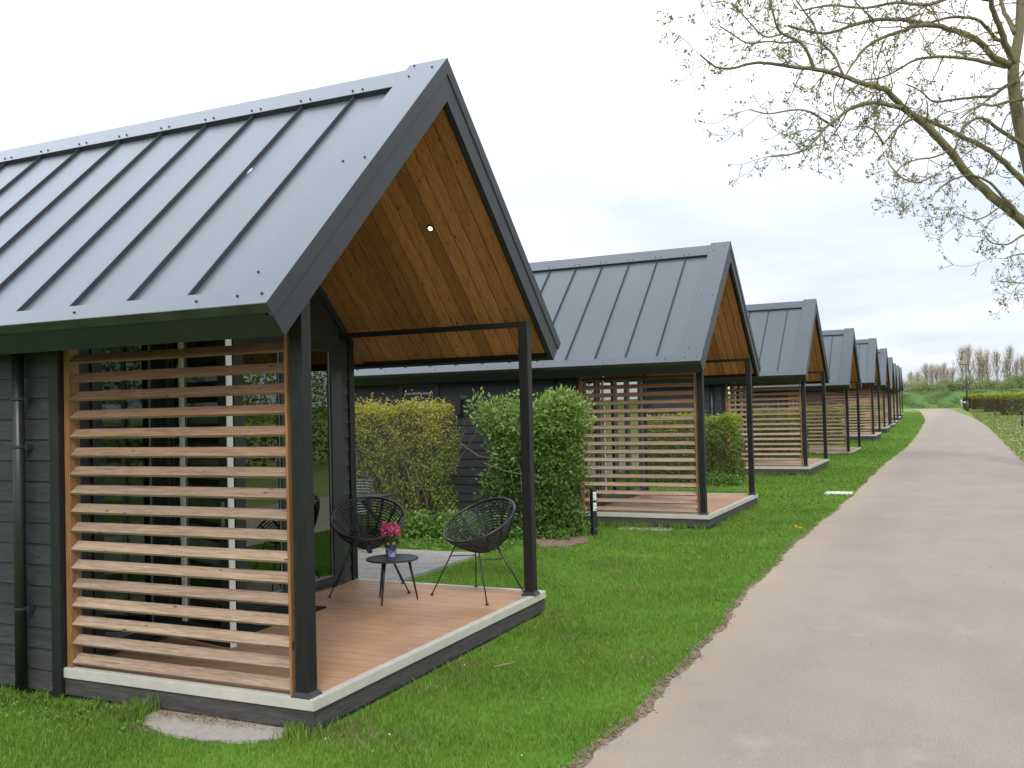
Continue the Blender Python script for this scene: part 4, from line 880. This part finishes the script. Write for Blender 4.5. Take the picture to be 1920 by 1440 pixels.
r_ = empty('waste_bin', (4.98, 139, 0), label='dark green waste bin with white lid beside the street lamp', cat='bin'); mb = MB(); mb.lathe([(.30, .1), (.36, 1.1)], k=12); mb.build('body', simple('bin_green', (.02, .035, .035), .5), r_); mb = MB(); mb.lathe([(.37, 1.101), (.37, 1.18), (.2, 1.24)], k=12); mb.build('lid', M['white'], r_)

# ------------------------------------------------------------------ bank and far trees
xs = np.concatenate([np.arange(-260, -14, 8.), np.arange(-14, 30, .8), np.arange(30, 280, 8.)]); ys = np.array([177, 178.5, 180, 182, 184, 186, 188, 191, 200, 230]); zs = np.array([-.02, .4, .8, 1.5, 2.2, 2.7, 2.9, 3.05, 3.0, 2.9])
V = []; 
for j, (y, z) in enumerate(zip(ys, zs)):
    for x in xs: V.append((x, y + .8 * math.sin(x * .21), z + (0 if j == 0 else (.12 * math.sin(x * .9 + j) + .10 * math.sin(x * 2.3 + j * 2.1) + .05 * rng.normal()))))
nx = len(xs); F = [(j * nx + i, j * nx + i + 1, (j + 1) * nx + i + 1, (j + 1) * nx + i) for j in range(len(ys) - 1) for i in range(nx - 1)]
tag(npmesh('grass_bank', V, F, soilmat('bank_turf', (.08, .15, .04), (.13, .215, .065), .9), smooth=True), kind='structure')
n = 42000; x = rng.uniform(-8, 24, n); t_ = rng.uniform(0, 1, n); y = 177.3 + t_ * 12; z = np.interp(y - .8 * np.sin(x * .21), ys, zs)
cl = np.sin(x * 1.3 + 2 * np.sin(y * .7)) + rng.normal(0, .5, n); k = cl > -.3; P = np.stack([x, y, z + rng.uniform(-.1, .15, n) * (1 + .6 * np.sin(x * .8))], 1)[k]
V, F = leaves_np(P, np.full(len(P), .18), .6, .5); tag(npmesh('bank_weeds', V, F, M['bankgreen']), 'rough green weeds growing on the grass bank', 'weeds', kind='stuff')

def poplar(h, seed, wide=.16, nb=46):
    random.seed(seed); rt = empty('poplar', (0, 0, 0)); mb = MB(); H = []
    pts = [Vector((random.gauss(0, .05) * k, random.gauss(0, .05) * k, h * k / 6)) for k in range(7)]; mb.tube(pts, [.16 * (1 - .85 * k / 6) * h / 9 + .02 for k in range(7)], 5); mb.build('trunk', M['farbark'], rt)
    mb = MB()
    for i in range(nb):
        z = h * random.uniform(.10, .90); a_ = random.uniform(0, 6.3); l = (h - z) * random.uniform(.5, .9) + .6; o_ = wide * random.uniform(.5, 1.3)
        p = Vector((0, 0, z)); pp = [p.copy()]; d = Vector((math.cos(a_) * .6, math.sin(a_) * .6, 1)).normalized()
        for s in range(4): d = (d * .75 + Vector((math.cos(a_) * o_, math.sin(a_) * o_, 1)) * .35 + Vector((random.gauss(0, .07), random.gauss(0, .07), 0))).normalized(); p = p + d * l / 4; pp.append(p.copy()); H.append(p.copy())
        mb.tube(pp, [.034, .026, .020, .014, .008], 3)
        for q in range(5):
            k = random.randint(1, 3); b0 = pp[k]; d2 = Vector((random.gauss(0, .35), random.gauss(0, .35), 1)).normalized() * random.uniform(.5, 1.3); mb.tube([b0, b0 + d2 * .5 + Vector((random.gauss(0, .05), 0, 0)), b0 + d2], [.018, .013, .008], 3); H += [b0 + d2 * .5, b0 + d2]
    mb.build('branches', M['farbark'], rt)
    P = np.array([tuple(random.choice(H) + Vector((random.gauss(0, .12), random.gauss(0, .12), random.gauss(0, .25)))) for _ in range(900)]); V, F = leaves_np(P, np.full(len(P), .13), .5, .6); npmesh('buds', V, F, M['poplarbud'], rt); return rt
random.seed(5)
protos = [poplar(9.6, 21, .17, 60), poplar(8.6, 22, .30, 56), poplar(10.0, 23, .14, 64), poplar(7.2, 24, .5, 60)]
spots = []
xcur = -4.2; random.seed(9)
while xcur < 27: spots.append(xcur); xcur += random.choice([.5, .7, .9, 1.2, 1.8])
ordw = ['first', 'second', 'third', 'fourth', 'fifth', 'sixth', 'seventh', 'eighth', 'ninth', 'tenth', '11th', '12th', '13th', '14th', '15th', '16th', '17th', '18th', '19th', '20th', '21st', '22nd', '23rd'] + ['%dth' % q for q in range(24, 31)] + ['31st', '32nd', '33rd'] + ['%dth' % q for q in range(34, 60)]
used = set()
for i, x in enumerate(spots):
    px = 960 + 0; kk = 3 if x < .5 else random.choice([0, 1, 2, 0, 2])
    pr = protos[kk]
    if kk in used: pr = copy_tree(pr)
    used.add(kk); y = random.uniform(197, 207); pr.location = (x, y, 2.2)
    s = (.62 if x < -1.5 else .78) if kk == 3 else random.uniform(.60, 1.04) * (1.0 + .006 * max(0, x - 4)); 
    if kk == 3: s *= 1.15
    pr.scale = (s, s, s * .93); pr.rotation_euler = (0, 0, random.uniform(0, 6.3))
    tag(pr, 'bare upright poplar behind the grass bank, %s from the left of the row' % ordw[i], 'tree', 'bare poplars behind the bank')
# bushes under the poplars
random.seed(12)
bk = shrub('far_bush', (0, 0, 0), [(0, 0, 1.0, 1.5, 1.2, 1.1), (.8, 0, 1.3, 1.0, .8, .9), (-.9, 0, .9, 1.1, .8, .8), (.1, 0, 1.9, .9, .7, .6)], M['farleaf'], 3600, .17, 30, '', 2.4, 1.2, .6, clus=6)
bw = shrub('far_bush', (0, 0, 0), [(0, 0, .9, 1.4, 1.1, 1.0), (.7, 0, 1.3, .9, .8, .8), (-.8, 0, 1.1, .9, .8, .8)], M['blossom'], 1500, .15, 40, '', 2.2, 1.2, .6, clus=5)
x = -5.5; i = 0; first = {0: True, 1: True}
while x < 26:
    w_ = 1 if i % 3 == 1 else 0; pr = (bw if w_ else bk)
    if not first[w_]: pr = copy_tree(pr)
    first[w_] = False; s = random.uniform(.9, 1.6); pr.location = (x, random.uniform(191, 197), 2.3); pr.scale = (s * 1.1, s, s); pr.rotation_euler = (0, 0, random.choice([0, math.pi, .4]))
    tag(pr, ('pale blossoming bush' if w_ else 'green bush') + ' on top of the grass bank, %s bush from the left' % ordw[i], 'bush', 'bushes on top of the grass bank'); x += random.uniform(.9, 1.7); i += 1

# ------------------------------------------------------------------ big ash tree at the right
random.seed(31)
DT = 26.3
tree = empty('ash_tree', (6.75, 20.6, 0), label='large mossy barked tree with opening buds arching over the path at top right', cat='tree')
base = Vector((6.75, 20.6, 0))
TB = MB(); TW = MB(); budP = []; seedP = []
def px(l, d0, d1=None):
    d1 = d0 if d1 is None else d1; n = len(l); return [at(x, y, d0 + (d1 - d0) * i / (n - 1)) for i, (x, y) in enumerate(l)]
def smooth(pts, rad, sub=4):
    P = [pts[0]] + list(pts) + [pts[-1]]; o_, r_ = [], []
    for i in range(len(pts) - 1):
        p0, p1, p2, p3 = P[i:i + 4]
        for s in range(sub):
            t = s / sub; o_.append(.5 * ((2 * p1) + (p2 - p0) * t + (2 * p0 - 5 * p1 + 4 * p2 - p3) * t * t + (3 * p1 - p0 - 3 * p2 + p3) * t ** 3)); r_.append(rad[i] * (1 - t) + rad[i + 1] * t)
    return o_ + [pts[-1]], r_ + [rad[-1]]
def limb(l, w0, w1, d0=None, d1=None, kids=1.0, k=7):
    d0 = DT if d0 is None else d0; d1 = d0 if d1 is None else d1
    pts = px(l, d0, d1) if not isinstance(l[0], Vector) else l; n = len(pts); rad = [(w1 + (w0 - w1) * (1 - i / (n - 1)) ** 1.35) / 2 / FPX * DT for i in range(n)]
    pts, rad = smooth(pts, rad); TB.tube([p + Vector([random.gauss(0, r_ * .12) for _ in range(3)]) - base for p, r_ in zip(pts, rad)], rad, k)
    tot = sum((pts[i + 1] - pts[i]).length for i in range(len(pts) - 1)); nk = int(tot * 2.4 * kids)
    for q in range(nk):
        i = random.randint(int(len(pts) * .15), len(pts) - 2); t = (pts[i + 1] - pts[i]).normalized(); twigs(pts[i], t, rad[i], 2)
    twigs(pts[-1], (pts[-1] - pts[-2]).normalized(), rad[-1], 2, tip=True)
def twigs(p, t, r_, lev, tip=False):
    """side branch that droops then turns up at its tip, with shorter twigs along it"""
    side = Vector([random.gauss(0, 1) for _ in range(3)]); side = (side - t * side.dot(t)).normalized()
    d = (t * random.uniform(.3, .9) + side * (.25 if tip else .9) + Vector((0, 0, random.uniform(-.35, .35)))).normalized()
    l = random.uniform(.7, 1.75) if lev == 2 else random.uniform(.22, .62); n = 7 if lev == 2 else 4
    r0 = min(r_ * .45, .020) if lev == 2 else min(r_ * .7, .0085); r0 = max(r0, .0085); pts = [p.copy()]; c = Vector([random.gauss(0, .22) for _ in range(3)])
    for s in range(n):
        f = s / n; d = (d + c * .55 + Vector((0, 0, (-.16 if f < .5 else .28))) + Vector([random.gauss(0, .12) for _ in range(3)])).normalized(); p = p + d * l / n; pts.append(p.copy())
        if random.random() < .3: c = Vector([random.gauss(0, .22) for _ in range(3)])
    TW.tube([q - base for q in pts], [max(r0 * (1 - .6 * k / n), .0058) for k in range(n + 1)], 4 if lev == 2 else 3, caps=False)
    if lev == 2:
        for q in range(int(l * 3.6)):
            i = random.randint(1, n - 1); twigs(pts[i], (pts[i + 1] - pts[i]).normalized(), r0, 1)
    budP.append(pts[-1]); 
    if lev == 1 and random.random() < .5: budP.append(pts[-2])
    if random.random() < .22: seedP.append(pts[random.randint(1, n)])
gb = Vector((6.75, 20.6, -.1))
# trunk
tp = [gb, gb + Vector((-.02, 0, 1.5))] + px([(2000, 560), (1955, 400), (1928, 300), (1906, 200), (1900, 130), (1911, 60), (1914, -20), (1922, -150), (1930, -330)], DT + .4)
rad = [.40, .31, .25, .22, .195, .17, .15, .125, .10, .08, .05]
pp, rr = smooth(tp, rad); TB.tube([p - base for p in pp], rr, 12)
limb([(1900, 118), (1884, 80), (1870, 40), (1858, 0), (1850, -90), (1852, -220)], 14, 7, DT, DT - 1.5, .5)
limb([(1903, 62), (1893, 42), (1880, 15), (1872, -40), (1868, -160)], 11, 6, DT + .4, DT + 1.5, .5)
limb([(1893, 120), (1872, 112), (1857, 103), (1837, 79), (1800, 60), (1764, 50), (1735, 45), (1710, 39), (1674, 36), (1640, 38), (1600, 46), (1573, 57), (1543, 62), (1510, 57), (1478, 48)], 14, 4, DT, DT - 2.5, 1.1)
limb([(1740, 46), (1710, 50), (1695, 57), (1655, 70), (1625, 88), (1608, 108), (1590, 134), (1580, 160)], 9, 3, DT - 1.2, DT - 2.2)
limb([(1883, 78), (1866, 72), (1853, 55), (1833, 37), (1800, 32), (1770, 35), (1745, 42), (1700, 52)], 8, 4, DT, DT - 1.2)
limb([(1893, 126), (1873, 122), (1850, 117), (1815, 110), (1780, 107), (1737, 108), (1710, 115), (1680, 133), (1650, 146), (1620, 150)], 10, 3, DT + .2, DT + 2)
# the long lower limb and its twin
L3 = [(2000, 500), (1960, 458), (1920, 418), (1873, 378), (1819, 332), (1778, 280), (1735, 234), (1700, 208), (1680, 187), (1657, 167), (1613, 155), (1567, 138), (1527, 130), (1487, 125), (1453, 120), (1413, 118), (1377, 127), (1347, 127), (1330, 117), (1313, 103)]
limb(L3, 20, 2.5, DT + .2, DT - 4, .85, 9)
limb([(1965, 395), (1920, 343), (1884, 305), (1848, 278), (1794, 251), (1748, 229), (1708, 212)], 13, 7, DT + .3, DT - 1.3, .9)
limb([(1712, 222), (1686, 237), (1670, 253), (1657, 271)], 5, 2, DT - 1.4, DT - 2.2)
limb([(1690, 203), (1660, 195), (1633, 193), (1597, 202), (1573, 220), (1547, 240), (1530, 262), (1510, 280), (1480, 290), (1445, 293)], 9, 2.5, DT - 1.6, DT - 4, 1.4)
limb([(1562, 236), (1540, 223), (1520, 210), (1490, 206), (1440, 213), (1405, 205)], 5, 2, DT - 2.5, DT - 3, 1.3)
limb([(1657, 271), (1640, 245), (1620, 237), (1605, 238)], 3.5, 2, DT - 2.1, DT - 2.5, 1.2)
limb([(1527, 130), (1513, 97), (1497, 77), (1467, 63), (1457, 50), (1447, 15), (1440, -20)], 6, 3, DT - 3, DT - 4)
limb([(1580, 140), (1563, 103), (1537, 77), (1527, 50), (1493, 0)], 5, 3, DT - 2.5, DT - 1.5)
limb([(1467, 63), (1440, 70), (1420, 58), (1395, 30), (1372, 8)], 3.5, 2, DT - 3.5, DT - 4, 1.3)
limb([(1500, 78), (1470, 80), (1440, 78), (1400, 80), (1370, 62), (1350, 50)], 4, 2, DT - 3.3, DT - 4, 1.2)
limb([(1912, 150), (1880, 165), (1860, 180), (1830, 182), (1780, 188), (1750, 190), (1725, 170), (1700, 158)], 8, 2.5, DT + .2, DT + 1)
limb([(1925, 185), (1888, 191), (1864, 198), (1841, 197), (1819, 208), (1800, 222)], 7, 2.5, DT, DT - 1)
limb([(1946, 290), (1920, 272), (1894, 256), (1870, 240), (1840, 221), (1813, 232), (1802, 250), (1790, 280)], 11, 3, DT, DT - 1, 1.1)
limb([(1912, 411), (1900, 388), (1878, 367), (1857, 343), (1827, 329), (1811, 329), (1781, 340), (1754, 360)], 7, 2.5, DT - .5, DT - 1)
limb([(1778, 283), (1750, 295), (1715, 300), (1690, 312), (1675, 330)], 4, 2, DT - 1, DT - 2, 1.3)
limb([(1750, 330), (1720, 342), (1690, 332), (1665, 305)], 3, 2, DT - 1, DT - 2)
limb([(1878, 385), (1850, 405), (1825, 412), (1800, 402)], 3, 2, DT - .5, DT - 1, .9)
limb([(1960, 465), (1925, 440), (1890, 458), (1860, 455), (1845, 440)], 5, 2, DT - .3, DT - 1, 1.2)
limb([(1970, 520), (1930, 480), (1905, 478), (1885, 485)], 4, 2, DT, DT - .5, 1)
limb([(1980, 560), (1940, 535), (1905, 530), (1872, 527)], 3, 2, DT, DT - .5, .7)
# top-of-frame limbs
limb([(1858, 0), (1800, -10), (1740, 8), (1680, 5), (1620, 15), (1560, 10), (1500, 20)], 9, 3, DT - .5, DT - 2.5, 1.3)
limb([(1850, -80), (1780, -70), (1700, -50), (1600, -50), (1520, -30), (1450, -20), (1400, -10)], 9, 3, DT - 1, DT - 3, 1.3)
limb([(1640, 38), (1610, 10), (1590, -20)], 4, 2, DT - 1.8, DT - 1.5, 1)
# limbs outside the frame, so that the crown is whole
for (dx, dy, dz, z) in ((4, -1, 4, 7.5), (3.5, 3, 3.5, 8.5), (1, 4.5, 4, 9.5), (-.5, 4, 3, 8), (2, -3.5, 4, 9), (3, 1, 5, 11)):
    p0 = Vector((6.0, 20.8, z)); pts = [p0 + Vector((dx * t, dy * t, dz * math.sin(t * 1.7) * .9)) for t in (0, .25, .5, .75, 1)]; limb(pts, 14, 3, kids=.5)
TB.build('trunk', M['bark'], tree); TW.build('branches', M['bark'], tree)
P = []; sz = []
for b in budP:
    for j in range(5): P.append(tuple(b - base + Vector([random.gauss(0, .03) for _ in range(3)]))); sz.append(random.uniform(.06, .12))
V, F = leaves_np(np.array(P), np.array(sz), .42, .5, .2); npmesh('buds', V, F, M['bud'], tree)
P = []
for b in seedP:
    for j in range(9): P.append(tuple(b - base + Vector((random.gauss(0, .02), random.gauss(0, .02), -random.uniform(0, .16)))))
V, F = leaves_np(np.array(P), np.full(len(P), .06), .4, -1.2, .3); npmesh('seed_clusters', V, F, M['seed'], tree)
